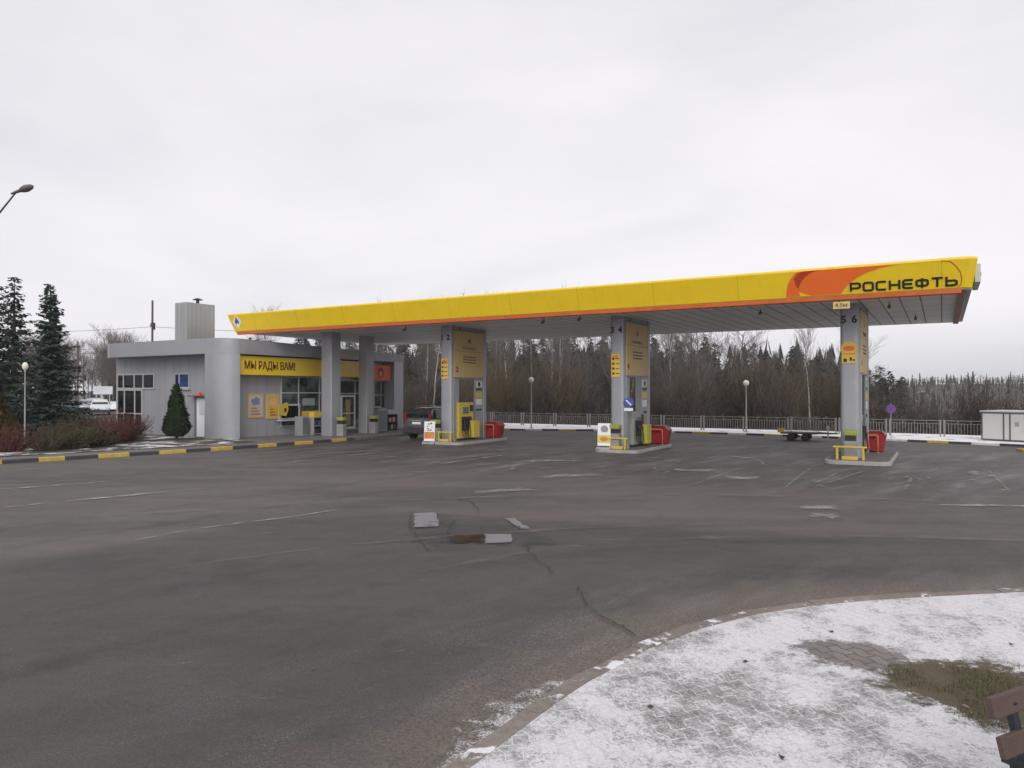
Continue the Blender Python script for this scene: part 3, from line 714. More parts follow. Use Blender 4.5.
# hung clearance plate
cp = box('clearance_plate', (-3.03, -2.53, 25.72, 25.75, 5.09, 5.32), YELB, canopy, .004)
text('plate_lettering', '4.5м', .19, BLACK, cp, (-2.78, 25.714, 5.205), (R(90), 0, 0), .005, .0)

# columns (parts of the canopy)
def rrect(x0, x1, y0, y1, r, n=5):
    pts = []
    for cx, cy, a0 in ((x1-r, y1-r, 0), (x0+r, y1-r, 90), (x0+r, y0+r, 180), (x1-r, y0+r, 270)):
        for k in range(n+1): a = R(a0+90*k/n); pts.append((cx+r*math.cos(a), cy+r*math.sin(a)))
    return pts
def column(x0, x1, y0, y1, zb=.12, r=.14, z1=5.488, mat=GREY):
    m = MB(); rr = rrect(x0, x1, y0, y1, r)
    m.loft([[(a, b, z) for a, b in rr] for z in (zb, 1.9, 3.65, z1)], True, True)
    return m.build('column', mat, canopy, smooth=True, flat_angle=30)
STICK = paint('sticker_yellow', (.70, .47, .06), .5, 0, .1, 5)
cols = [(-20.26, -19.62, '1', '2'), (-11.72, -11.12, '3', '4'), (-3.08, -2.45, '5', '6')]
for x0, x1, a, b_ in cols:
    c = column(x0, x1, 28.0, 28.75)
    col_wide = MB().box(x0+.02, x1+.0, 28.78, 31.0, 5.345, 5.487).build('column_beam', GREY, c)
    xm = (x0+x1)/2
    text('number', a, .36, BLACK, c, (xm-.19, 27.985, 4.93), (R(90), 0, 0), .008, .012)
    text('number', b_, .36, BLACK, c, (xm+.15, 27.985, 4.93), (R(90), 0, 0), .008, .012)
    if a == '5':
        m = MB(); m.prism([(xm+.27*math.cos(R(k*15))-.02, 3.93+.25*math.sin(R(k*15))) for k in range(24)], lambda u, v, o: (u, 27.99-o, v), .01)
        m.box(xm-.25, xm+.21, 27.978, 27.99, 3.42, 3.83); m.cur = 1
        m.box(xm-.2, xm-.09, 27.972, 27.977, 3.46, 3.58).box(xm+.0, xm+.07, 27.972, 27.977, 3.5, 3.62).box(xm+.09, xm+.17, 27.972, 27.977, 3.5, 3.55)
        st = m.build('sticker', [STICK, BLACK], c)
        m = MB(); m.prism([(xm-.02+.19*math.cos(R(k*20)), 3.93+.09*math.sin(R(k*20))) for k in range(18)], lambda u, v, o: (u, 27.977-o, v), .004); m.box(xm-.22, xm+.18, 27.972, 27.976, 3.72, 3.76); m.build('sticker_mark', REDORG, st)
    else:
        m = MB(); m.box(xm-.23, xm+.15, 27.98, 27.99, 3.02, 3.96); m.cur = 1
        for k in range(4):
            z = 3.12+.2*k
            m.box(xm-.19, xm-.10, 27.972, 27.979, z, z+.09).box(xm-.04, xm+.11, 27.972, 27.979, z+.02, z+.05)
        st = m.build('sticker', [STICK, BLACK], c)
        m = MB(); m.prism([(xm-.04+.13*math.cos(R(k*30)), 3.83+.08*math.sin(R(k*30))) for k in range(12)], lambda u, v, o: (u, 27.977-o, v), .004); m.build('sticker_mark', paint('sticker_orange', (.6, .22, .03), .5), st)
c = column(-27.85, -27.12, 28.0, 28.7, .12, .05)
c = column(-28.0, -27.38, 31.0, 31.6, .12, .04)

# ------------------------------------------------------------------ islands with pumps
def island(x0, x1, y0, y1):
    rr = rrect(x0, x1, y0, y1, .38, 6); m = MB()
    m.cur = 0; m.loft([[(a, b, -.02) for a, b in rr], [(a, b, .10) for a, b in rr], [((a-(x0+x1)/2)*.975+(x0+x1)/2, (b-(y0+y1)/2)*.992+(y0+y1)/2, .12) for a, b in rr]], True, True)
    m.mi[-1] = 0; m.add([(a*.93+(x0+x1)/2*.07, b*.965+(y0+y1)/2*.035, .1235) for a, b in rr], [tuple(range(len(rr)))], 1)
    return tag(m.build('kerb_island', [CONC, CONCD]), kind='structure')
island(-21.05, -18.75, 27.4, 31.9); island(-12.2, -10.28, 27.25, 31.9); island(-3.5, -1.45, 26.85, 32.2)

def board(x, x0, texts, label, sign=False, lower_glass=False):
    """yellow service board on the right face of the island's column, with its rear post"""
    t = thing('service_board', label, 'sign board', (x, 28.16, .12), 0, 'yellow service boards beside the island columns')
    t.scale = (1, 1.26, 1)
    def bxp(n, dims, mt, par=t, bev=0.): return MB().box(*dims).build(n, mt, par, bev=bev)
    bxp('rear_post', (-.60, 0, 2.02, 2.22, 0, 5.36), STEEL, bev=.02)
    bd = bxp('board', (-.05, -.02, .02, 2.01, 2.98, 5.15), YELB)
    bxp('board_seam', (-.019, -.012, .02, 2.01, 4.20, 4.22), paint('seam', (.35, .22, .05), .6), bd)
    bxp('frame_bar', (-.05, .0, -.02, 2.03, 5.15, 5.22), GREY_D); bxp('frame_bar', (-.05, .0, -.02, 2.03, 2.90, 2.98), GREY_D)
    bxp('front_post', (-.05, .0, -.02, .05, 0, 2.90), STEEL)
    y90 = (R(90), 0, R(90))
    m = MB(); m.prism([(.9, 4.62), (1.02, 4.86), (1.14, 4.62), (1.07, 4.62), (1.02, 4.74), (.97, 4.62)], lambda u, v, o: (-.018+o, u, v), .006); m.build('flame_mark', RED, bd)
    text('lettering', 'РОСНЕФТЬ', .17, paint('ink_brown', (.12, .07, .03), .6), bd, (-.012, 1.02, 4.36), y90, .004)
    ink = MATS['ink_brown']; m = MB(); r = random.Random(5)
    for row in range(3):
        y = .62
        while y < 1.45:
            wd = r.uniform(.05, .16); z = 3.92-.13*row; m.box(-.019, -.013, y, min(1.5, y+wd), z, z+.06); y += wd+.04
    m.build('small_lettering', ink, bd)
    text('number', texts, .36, paint('ink_red', (.25, .05, .02), .6), bd, (-.012, .2, 3.33), y90, .004, .01)
    # info panels on the grey lower part, near the rear post
    lp = bxp('lower_panel', (-.07, -.031, 1.42, 2.02, .02, 2.90), STEEL)
    bxp('info_sheet', (-.029, -.02, 1.50, 1.92, 2.52, 2.80), WHITE, lp); bxp('info_picture', (-.0195, -.015, 1.62, 1.80, 2.56, 2.76), BLACK, lp)
    bxp('info_sheet', (-.029, -.02, 1.50, 1.92, 2.36, 2.46), BLACK, lp)
    bxp('info_sheet', (-.029, -.02, 1.50, 1.92, 2.02, 2.28), STICK, lp)
    bxp('info_sheet', (-.029, -.02, 1.50, 1.92, 1.66, 1.94), WHITE, lp)
    m = MB()
    for k in range(3): m.lathe([(.055, 0), (.055, .012)], 12, M=Matrix.Translation((-.0305, 1.56+.14*k, 1.42)) @ Matrix.Rotation(R(90), 4, 'Y'))
    m.build('round_stickers', BLACK, lp)
    if sign:
        Mz = Matrix.Translation((.08, .0, 1.86)) @ Matrix.Rotation(R(25), 4, 'Z')
        s1 = MB().box(-.17, .17, .0, .02, -.34, -.22, Mz).build('sign_plate', WHITE, t)
        MB().box(-.02, .02, .02, .1, -.3, .2, Mz).build('sign_bracket', STEEL, s1)
        Md = Mz @ Matrix.Rotation(R(90), 4, 'X')
        MB().lathe([(.20, 0), (.20, .015)], 24, M=Md).build('sign_disc', BLUE, s1)
        MB().box(-.145, .145, -.022, .022, .016, .020, Md @ Matrix.Rotation(R(-45), 4, 'Z')).build('sign_bar', WHITE, s1)
    return t
board(-19.56, 0, '2', 'yellow service board on the column numbered 1 and 2, over the yellow pump')
board(-11.06, 0, '4', 'yellow service board on the column numbered 3 and 4, over a round blue sign', True)
board(-2.40, 0, '6', 'yellow service board edge on, by the column numbered 5 and 6')

HOSE = paint('hose_black', (.015, .015, .017), .5)
def pump(x, y, label, big=True, lime=True):
    t = thing('fuel_pump', label, 'fuel pump', (x, y, .12), 0, 'fuel pumps on the islands')
    h = 1.78 if big else 1.45
    col = YELP if big else paint('pump_grey', (.28, .28, .26), .45)
    b = MB().box(-.5, 0, 0, 1.25, .1, h).build('cabinet', col, t, bev=.025)
    MB().box(-.60, -.02, .02, 1.23, 0, .1).build('plinth', DARK, t)
    MB().box(.001, .02, .30, .82, h-.52, h-.2).build('display', paint('display_grey', (.22, .23, .22), .2), b, bev=.006)
    m = MB(); 
    for k in range(3): m.box(.0205, .024, .36, .76, h-.28-.1*k, h-.24-.1*k)
    m.build('display_digits', BLACK, b)
    MB().box(.001, .03, .22, 1.05, .45, 1.12).build('nozzle_bay', DARK, b, bev=.01)
    for k in range(4):
        y0 = .30+.2*k
        m = MB(); m.box(.03, .11, y0, y0+.07, .86, 1.06).tube([(.09, y0+.035, .90), (.14, y0+.035, .80), (.12, y0+.035, .66)], .022, 6)
        nz = m.build('nozzle', RED if k == 3 else HOSE, t)
        m = MB(); m.tube([(.1, y0+.035, .86), (.17, y0+.05, .45), (.19, y0+.02, .22), (.12, y0-.02, .14), (.05, y0-.05, .3), (.03, y0-.04, .5)], .018, 6, False)
        m.build('hose', ORG if (k == 3) else HOSE, nz, smooth=True)
    if lime: MB().box(.04, .3, .80, 1.34, .12, .92).build('drip_cover', YELP if big else paint('lime_cover', (.42, .42, .06), .5), t, bev=.015)
    MB().box(.001, .015, .92, 1.18, h-.42, h-.12).build('price_sticker', BLACK, b)
    return t
pump(-19.50, 28.45, 'yellow fuel pump with black hoses under the board of the column numbered 1 and 2')
pump(-11.0, 28.75, 'grey fuel pump with lime cover and orange hose under the blue round sign', False)
pump(-2.50, 28.9, 'dark fuel pump mostly hidden behind the column numbered 5 and 6', False, False)

def bin_(x, y, z, label, rz=0):
    t = thing('litter_bin', label, 'litter bin', (x, y, z), rz, 'grey litter bins with yellow green lids')
    MB().box(-.2, .2, -.17, .17, 0, .62).build('bin_body', paint('bin_grey', (.27, .26, .25), .6, 0, .2), t, bev=.02)
    MB().box(-.17, .17, -.14, .14, .62, .80).build('opening', DARK, t)
    MB().box(-.2, .2, -.18, .18, .80, .98).build('lid', paint('lid_lime', (.30, .30, .05), .5), t, bev=.03)
bin_(-2.72, 27.7, .12, 'litter bin in front of the column numbered 5 and 6')
bin_(-11.4, 27.8, .12, 'litter bin half hidden by the advertising stand at the column numbered 3 and 4')
bin_(-20.35, 27.75, .12, 'litter bin beside the advertising stand at the column numbered 1 and 2')
bin_(-26.75, 28.35, .12, 'litter bin in front of the glass shop door, nearer one', R(10))
bin_(-27.05, 31.2, .12, 'litter bin by the paired column at the shop, beyond the glass door', R(5))

def rail(x, y, label, L=1.05):
    t = thing('bumper_rail', label, 'guard rail', (x, y, .12), 0, 'yellow guard rails at the island ends')
    MB().tube([(-L/2, 0, .43), (L/2, 0, .43)], .036, 8).build('bar', YELP, t)
    for sx in (-1, 1):
        MB().tube([(sx*(L/2-.12), 0, .41), (sx*(L/2-.12), .0, 0)], .04, 8).build('leg', YELP, t)
        MB().tube([(sx*(L/2-.12), .0, .38), (sx*(L/2-.12), .30, .2), (sx*(L/2-.12), .32, 0)], .022, 6).build('brace', YELP, t)
    MB().box(-.25, .25, -.09, .12, .0, .12).build('foot_block', YELP, t, bev=.02)
rail(-2.70, 27.25, 'yellow guard rail before the column numbered 5 and 6')
rail(-11.25, 27.6, 'yellow guard rail before the column numbered 3 and 4', .9)
rail(-19.75, 27.65, 'yellow guard rail before the column numbered 1 and 2', .9)

def sandbox(x, y, label):
    t = thing('fire_sand_box', label, 'sand box', (x, y, .12), 0, 'red sand boxes behind the pumps')
    t.scale = (.78, .85, .88)
    m = MB(); prof = [(-.42, 0), (.42, 0), (.55, .62), (.36, .82), (-.36, .82), (-.55, .62)]
    m.prism(prof, lambda u, v, o: (u, -.35+o, v+.04), .7); m.build('chest', RED, t, bev=.01)
    m = MB(); m.prism([(.57, .63), (.37, .84), (-.37, .84), (-.57, .63), (-.57, .66), (-.38, .875), (.38, .875), (.57, .66)], lambda u, v, o: (u, -.38+o, v+.04), .76); m.build('lid', paint('dark_red', (.22, .012, .014), .45), t)
    MB().box(-.08, .08, -.39, -.352, .60, .68).build('latch', DARK, t)
    return t
sandbox(-19.35, 31.35, 'red sand box beside the island numbered 1 and 2')
sandbox(-10.75, 31.35, 'red sand box beside the island numbered 3 and 4')
sandbox(-2.28, 31.5, 'red sand box beside the island numbered 5 and 6')
def hoop(x, y, label):
    t = thing('guard_hoop', label, 'guard hoop', (x, y, .12), 0, 'orange guard hoops before the sand boxes')
    col = paint('faded_orange', (.62, .20, .06), .5)
    MB().tube([(-.32, 0, .0), (-.32, 0, .62), (-.28, 0, .66), (.28, 0, .66), (.32, 0, .62), (.32, 0, 0)], .026, 8).build('hoop', col, t, smooth=True)
    MB().lathe([(.07, 0), (.07, .02)], 10, (-.32, 0, 0)).lathe([(.07, 0), (.07, .02)], 10, (.32, 0, 0)).build('base_plate', col, t)
hoop(-19.4, 30.85, 'orange guard hoop before the red sand box of the island numbered 1 and 2')
hoop(-10.8, 30.85, 'orange guard hoop before the red sand box of the island numbered 3 and 4')
hoop(-2.42, 30.9, 'orange guard hoop before the red sand box of the island numbered 5 and 6')

def aboard(x, y, rz, z, label, kind):
    t = thing('advertising_stand', label, 'advertising stand', (x, y, z), rz, 'advertising stands at the island ends')
    t.scale = (.72, .8, .86)
    M = Matrix.Rotation(R(-6), 4, 'X')
    p = MB().box(-.36, .36, -.02, .02, .16, 1.22, M).build('poster_panel', WHITE, t, bev=.006)
    MB().box(-.36, .36, .30, .34, .0, .9, Matrix.Rotation(R(8), 4, 'X')).build('rear_panel', STEEL, t)
    MB().box(-.40, .40, -.25, .45, 0, .10).build('base', STEEL, t, bev=.02)
    MB().box(-.33, .33, -.027, -.021, .30, .66, M).build('lower_picture', STICK if kind else paint('poster_orange', (.62, .16, .03), .5), p)
    r = random.Random(kind+3); m = MB()
    if kind:
        m.prism([(-.2+.24*math.cos(R(k*30))*r.uniform(.8, 1.1)+.22, .95+.17*math.sin(R(k*30))*r.uniform(.8, 1.1)) for k in range(12)], lambda u, v, o: M @ Vector((u, -.022-o, v)), .004)
        m.build('upper_picture', paint('poster_grey', (.25, .24, .26), .5), p)
        m = MB(); m.prism([(.24*math.cos(R(k*30)), .48+.11*math.sin(R(k*30))*r.uniform(.8, 1.1)) for k in range(12)], lambda u, v, o: M @ Vector((u, -.0275-o, v)), .004); m.build('food_picture', paint('poster_brown', (.45, .22, .04), .5), p)
    else:
        for _ in range(9):
            a, b = r.uniform(-.3, .2), r.uniform(.7, 1.12); m.box(a, a+r.uniform(.05, .14), -.027, -.021, b, b+r.uniform(.03, .09), M)
        m.build('upper_picture', paint('poster_olive', (.16, .17, .05), .5), p)
        m = MB()
        for _ in range(6):
            a, b = r.uniform(-.3, .15), r.uniform(.34, .55); m.box(a, a+r.uniform(.06, .18), -.033, -.028, b, b+r.uniform(.03, .08), M)
        m.build('food_picture', YELP, p)
aboard(-20.4, 27.35, R(18), .0, 'red and yellow poster stand left of the column numbered 1 and 2', 0)
aboard(-11.78, 27.5, R(15), .10, 'white and yellow poster stand left of the column numbered 3 and 4', 1)

# ------------------------------------------------------------------ shop building
bld = thing('station_shop', 'low grey clad shop building with yellow МЫ РАДЫ ВАМ! band', 'building', (0, 0, 0))
def bb(n, dims, mt, par=bld, bev=0.): return MB().box(*dims).build(n, mt, par, bev=bev)
# far end drops a little, like the photograph's parapet
def slantbox(n, x0, x1, y0, y1, z0, za, zb, mt, par=bld):
    m = MB(); m.add([(x0, y0, z0), (x1, y0, z0), (x1, y1, z0), (x0, y1, z0), (x0, y0, za), (x1, y0, za), (x1, y1, zb), (x0, y1, zb)], [(3, 2, 1, 0), (4, 5, 6, 7), (0, 1, 5, 4), (1, 2, 6, 5), (2, 3, 7, 6), (3, 0, 4, 7)])
    return m.build(n, mt, par)
bb('wall', (-40.25, -30.30, 24.6, 36.7, 0, 4.268), CLAD)
# parapet ring and roof
m = MB(); rr = []
rim_ = [(-40.4, 25.2), (-40.1, 24.2), (-39.6, 23.7), (-39.0, 23.5), (-36, 23.46), (-32.2, 23.42), (-31.05, 23.42), (-30.5, 23.5), (-29.95, 23.72), (-29.66, 24.02), (-29.55, 24.3), (-29.55, 30), (-29.55, 36.95), (-40.4, 36.95)]
m = MB(); m.loft([[(a, b, 4.27) for a, b in rim_], [(a, b, 5.0-.021*(b-23.4)) for a, b in rim_]]); m.build('roof', GREY, bld, smooth=True, flat_angle=35)
m = MB(); m.loft([[(a*.998-.07, b*.996+.12, 5.0-.021*(b-23.4)) for a, b in rim_], [(a*.998-.07, b*.996+.12, 5.03-.021*(b-23.4)) for a, b in rim_]]); m.build('roof_coping', STEEL, bld)
# thick fin at the corner and the portal pilaster at the far end
m = MB(); rr = [(-31.05, 23.425), (-30.8, 23.44), (-30.5, 23.505), (-29.955, 23.725), (-29.665, 24.025), (-29.56, 24.3), (-30.4, 24.7), (-31.05, 24.7)]
m.loft([[(a, b, z) for a, b in rr] for z in (.02, 4.268)], True, True); m.build('corner_fin', GREY, bld, smooth=True, flat_angle=40)
bb('plinth', (-31.0, -29.75, 23.6, 24.5, 0, .14), DARK)
bb('end_pilaster', (-30.28, -29.56, 36.0, 36.9, .0, 4.268), paint('pale_pilaster', (.50, .50, .54), .4, .2, .06), bev=.01)
# yellow band over the facade, red square sign at the far end
yb = bb('yellow_band', (-30.29, -29.74, 24.42, 33.2, 3.26, 4.19), YEL)
t_ = text('lettering', 'МЫ РАДЫ ВАМ!', .56, paint('sign_ink', (.10, .02, .01), .5), yb, (-29.73, 26.35, 3.72), (R(90), 0, R(90)), .02, .006, .76)
rs = bb('red_sign', (-30.29, -29.76, 34.2, 35.9, 3.10, 4.02), REDORG)
m = MB(); m.prism([(34.95+.28*math.cos(R(k*20)), 3.56+.34*math.sin(R(k*20))) for k in range(18)], lambda u, v, o: (-29.758+o, u, v), .006); m.build('sign_ring', paint('ring_brown', (.12, .02, .01), .5), rs)
m = MB(); m.prism([(34.95+.17*math.cos(R(k*20)), 3.50+.19*math.sin(R(k*20))) for k in range(18)]+[(35.25, 3.9)][:0], lambda u, v, o: (-29.751+o, u, v), .004); m.build('sign_flame', ORG, rs)
bb('portal_reveal', (-30.29, -29.76, 33.202, 34.198, 3.12, 4.268), GREY_D)
# facade windows facing the forecourt
def window(x, y0, y1, z0, z1, cols_, rows_, mt=GLASSG, fr=WHITEF, w=.06, par=bld, door=None, nm='window'):
    f = MB()
    f.box(x, x+.07, y0, y0+w, z0, z1).box(x, x+.07, y1-w, y1, z0, z1).box(x, x+.068, y0+w, y1-w, z0, z0+w).box(x, x+.068, y0+w, y1-w, z1-w, z1)
    for c_ in cols_: f.box(x, x+.062, c_-w/2, c_+w/2, z0+w, z1-w)
    for r_ in rows_: f.box(x, x+.058, y0+w, y1-w, r_-w/2, r_+w/2)
    o = f.build(nm, fr, par)
    MB().box(x-.02, x+.02, y0+.02, y1-.02, z0+.02, z1-.02).build('pane', mt, o)
    return o
X_ = -30.30
w1 = window(X_, 27.5, 30.9, .55, 3.24, [28.75, 30.3], [2.35])
hf = bb('hatch_frame', (X_+.07, X_+.16, 27.3, 28.75, .95, 1.75), WHITEF, w1); bb('hatch_glass', (X_+.16, X_+.17, 27.45, 28.6, 1.02, 1.66), GLASS, hf); bb('hatch_shelf', (X_+.07, X_+.45, 27.2, 28.8, .86, .94), WHITEF, hf)
bb('window_poster', (X_+.071, X_+.085, 28.95, 30.2, .95, 1.35), STICK, w1); bb('window_poster', (X_+.071, X_+.08, 29.0, 29.9, 1.65, 2.05), paint('poster_green', (.30, .36, .34), .5), w1)
w2 = window(X_, 31.0, 34.4, .2, 3.1, [31.9, 33.2], [2.3], nm='glass_front')
dr = MB().box(X_+.07, X_+.13, 31.95, 32.05, .2, 2.2).box(X_+.07, X_+.13, 33.05, 33.15, .2, 2.2).box(X_+.07, X_+.13, 32.05, 33.05, 2.1, 2.2).box(X_+.07, X_+.13, 32.05, 33.05, .2, .35).box(X_+.07, X_+.13, 32.05, 33.05, 1.1, 1.17).build('door', WHITE, bld)
bb('door_glass', (X_+.08, X_+.10, 32.06, 33.04, .36, 2.09), GLASSG, dr); bb('door_handle', (X_+.13, X_+.17, 32.14, 32.18, .95, 1.45), STEEL, dr)
bb('door_poster', (X_+.101, X_+.108, 32.35, 32.75, .45, 1.95), paint('poster_amber', (.42, .28, .08), .5), dr); bb('door_sticker', (X_+.071, X_+.08, 31.2, 31.6, 1.35, 1.75), REDORG, w2)
w3 = window(X_, 34.5, 35.95, .3, 3.08, [34.95, 35.55], [2.2, 1.4])
bb('hatch_frame', (X_+.07, X_+.14, 34.7, 35.5, .6, 1.5), WHITEF, w3)
bb('hatch_glass', (X_+.14, X_+.15, 34.8, 35.4, .7, 1.4), GLASS, w3)
# posters on the wall
def poster(y0, y1, z0, z1, seed, tone):
    p = bb('wall_poster', (X_, X_+.05, y0, y1, z0, z1), YELB, bev=.006)
    bb('poster_sheet', (X_+.05, X_+.056, y0+.09, y1-.09, z0+.1, z1-.1), tone, p)
    r = random.Random(seed)
    zc = z0+(z1-z0)*.68
    m = MB(); m.prism([((y0+y1)/2+.30*math.cos(R(k*30))*r.uniform(.7, 1.1), zc+.22*math.sin(R(k*30))*r.uniform(.7, 1.2)) for k in range(12)], lambda u, v, o: (X_+.057+o, u, v), .004); m.build('poster_picture', paint('pic%d' % seed, (.22, .24, .34) if seed == 1 else (.72, .42, .22), .5), p)
    m = MB()
    for k in range(3): m.box(X_+.057, X_+.061, y0+.2, y1-.2-.1*k, z0+.16+.15*k, z0+.23+.15*k)
    m.build('poster_lettering', paint('pic_ink', (.45, .16, .03), .5), p)
poster(25.35, 26.35, 1.08, 2.32, 1, paint('sheet_pale', (.52, .48, .44), .5))
poster(26.55, 27.40, 1.0, 2.3, 2, paint('sheet_amber', (.62, .42, .10), .5))
# side wall: windows, blue window, door, siren
def winY(y, x0, x1, z0, z1, cols_, rows_, mt, nm='window', w=.06):
    f = MB()
    f.box(x0, x0+w, y-.07, y, z0, z1).box(x1-w, x1, y-.07, y, z0, z1).box(x0+w, x1-w, y-.068, y, z0, z0+w).box(x0+w, x1-w, y-.068, y, z1-w, z1)
    for c_ in cols_: f.box(c_-w/2, c_+w/2, y-.062, y, z0+w, z1-w)
    for r_ in rows_: f.box(x0+w, x1-w, y-.058, y, r_-w/2, r_+w/2)
    o = f.build(nm, WHITEF, bld); MB().box(x0+.02, x1-.02, y-.02, y+.01, z0+.02, z1-.02).build('pane', mt, o); return o
winY(24.598, -40.1, -36.7, 2.56, 3.40, [-39.5, -38.5, -37.7], [], GLASS, w=.07)
wl = winY(24.598, -40.1, -37.75, .25, 2.54, [-39.4, -38.45], [1.2], GLASS, w=.07)
MB().box(-39.35, -38.5, 24.5, 24.53, .3, 1.2).build('hatch_glass', GLASS, wl)
wb = winY(24.598, -35.0, -33.75, 2.60, 3.38, [-34.6], [], glass_dark('blue_glass', (.02, .04, .12), .1)); MB().box(-35.05, -33.7, 24.45, 24.6, 2.52, 2.59).build('sill', WHITEF, wb)
d2 = bb('side_door', (-33.1, -32.12, 24.50, 24.598, .1, 2.12), WHITE, bev=.01)
bb('door_frame', (-33.28, -33.1, 24.48, 24.6, .1, 2.2), GREY_D); MB().box(-32.3, -32.22, 24.44, 24.5, 1.05, 1.15).build('handle', DARK, d2)
MB().box(-32.9, -32.5, 24.493, 24.499, 1.2, 1.9).build('door_notice', paint('notice', (.55, .55, .55), .5), d2)
bb('door_canopy', (-33.45, -32.05, 24.2, 24.6, 2.16, 2.22), paint('brown_red', (.16, .05, .05), .5))
m = MB(); m.lathe([(.10, 0), (.10, .12), (.07, .17), (0, .19)], 12, (-32.75, 24.4, 2.22)); m.build('siren', REDORG, bld)
# roof box with chimney cap
rb = bb('roof_box', (-36.45, -35.4, 25.6, 27.35, 4.8, 7.29), CLADT)
m = MB(); m.lathe([(.09, 0), (.09, .22)], 10, (-35.75, 26.5, 7.29)).lathe([(.26, .22), (.26, .25), (.05, .33), (0, .33)], 12, (-35.75, 26.5, 7.29)); m.build('chimney_cap', DARK, rb)
# satellite / camera lump on the facade corner
# yellow projecting panel by the hatch
o = MB(); o.prism([(27.1, 1.2), (27.6, 1.12), (27.75, 1.5), (27.65, 1.85), (27.4, 1.78), (27.1, 1.7)], lambda u, v, q: (-30.0+q, u, v), .06)
yb2 = tag(o.build('yellow_notice', YELP), 'yellow irregular notice panel fixed beside the service hatch', 'notice panel')
MB().box(-30.24, -30.0, 27.4, 27.5, 1.4, 1.5).build('bracket', STEEL, yb2)
MB().box(-29.939, -29.934, 27.45, 27.6, 1.35, 1.55).build('dark_mark', DARK, yb2)

def rack(x, y, rz, label, frame, goods, top):
    t = thing('goods_rack', label, 'rack', (x, y, .12), rz, 'goods racks outside the shop')
    MB().box(-.45, -.40, -.2, .2, 0, .95).build('side_panel', frame, t); MB().box(.40, .45, -.2, .2, 0, .95).build('side_panel', frame, t)
    MB().box(-.4, .4, .16, .2, 0, .95).build('back_panel', DARK, t)
    for z in (.04, .46, .90): MB().box(-.4, .4, -.2, .16, z, z+.04).build('shelf', frame, t)
    r = random.Random(int(x*10)); 
    for z in (.08, .50):
        for k in range(5):
            xx = -.34+.16*k; h = r.uniform(.22, .30)
            MB().box(xx, xx+.12, -.14, .1, z, z+h).build('canister', goods[r.randrange(len(goods))], t, bev=.015)
    MB().box(-.42, .42, -.18, .16, .95, 1.22).build('top_sign', top, t, bev=.01)
G1 = paint('goods_dark', (.03, .03, .04), .5); G2 = paint('goods_blue', (.08, .10, .2), .5); G3 = paint('goods_white', (.4, .4, .4), .5); G4 = paint('goods_red', (.3, .03, .03), .5)
rack(-28.75, 28.62, R(90), 'grey goods rack with dark canisters and yellow top sign left of the shop column', paint('rack_grey', (.32, .32, .32), .5), [G1, G2, G1], STICK)
rack(-28.4, 34.2, R(90), 'dark goods rack with red packs right of the shop column pair', DARK, [G4, G1, G3], WHITEF)
ic = thing('service_cabinet', 'small grey cabinet standing left of the first goods rack by the hatch', 'cabinet', (-28.95, 27.72, .12), R(90))
MB().box(-.22, .22, -.28, .28, 0, 1.0).build('cabinet_body', GREY, ic, bev=.015); MB().box(-.18, .18, -.288, -.281, .08, .92).build('cabinet_door', GREY_D, ic)
ic = thing('service_cabinet', 'small grey cabinet standing between the shop column pair and the dark rack', 'cabinet', (-28.3, 33.1, .12), R(90))
MB().box(-.4, .4, -.28, .28, 0, 1.3).build('cabinet_body', GREY, ic, bev=.015); MB().box(-.35, .35, -.288, -.281, .08, 1.2).build('cabinet_door', GREY_D, ic)

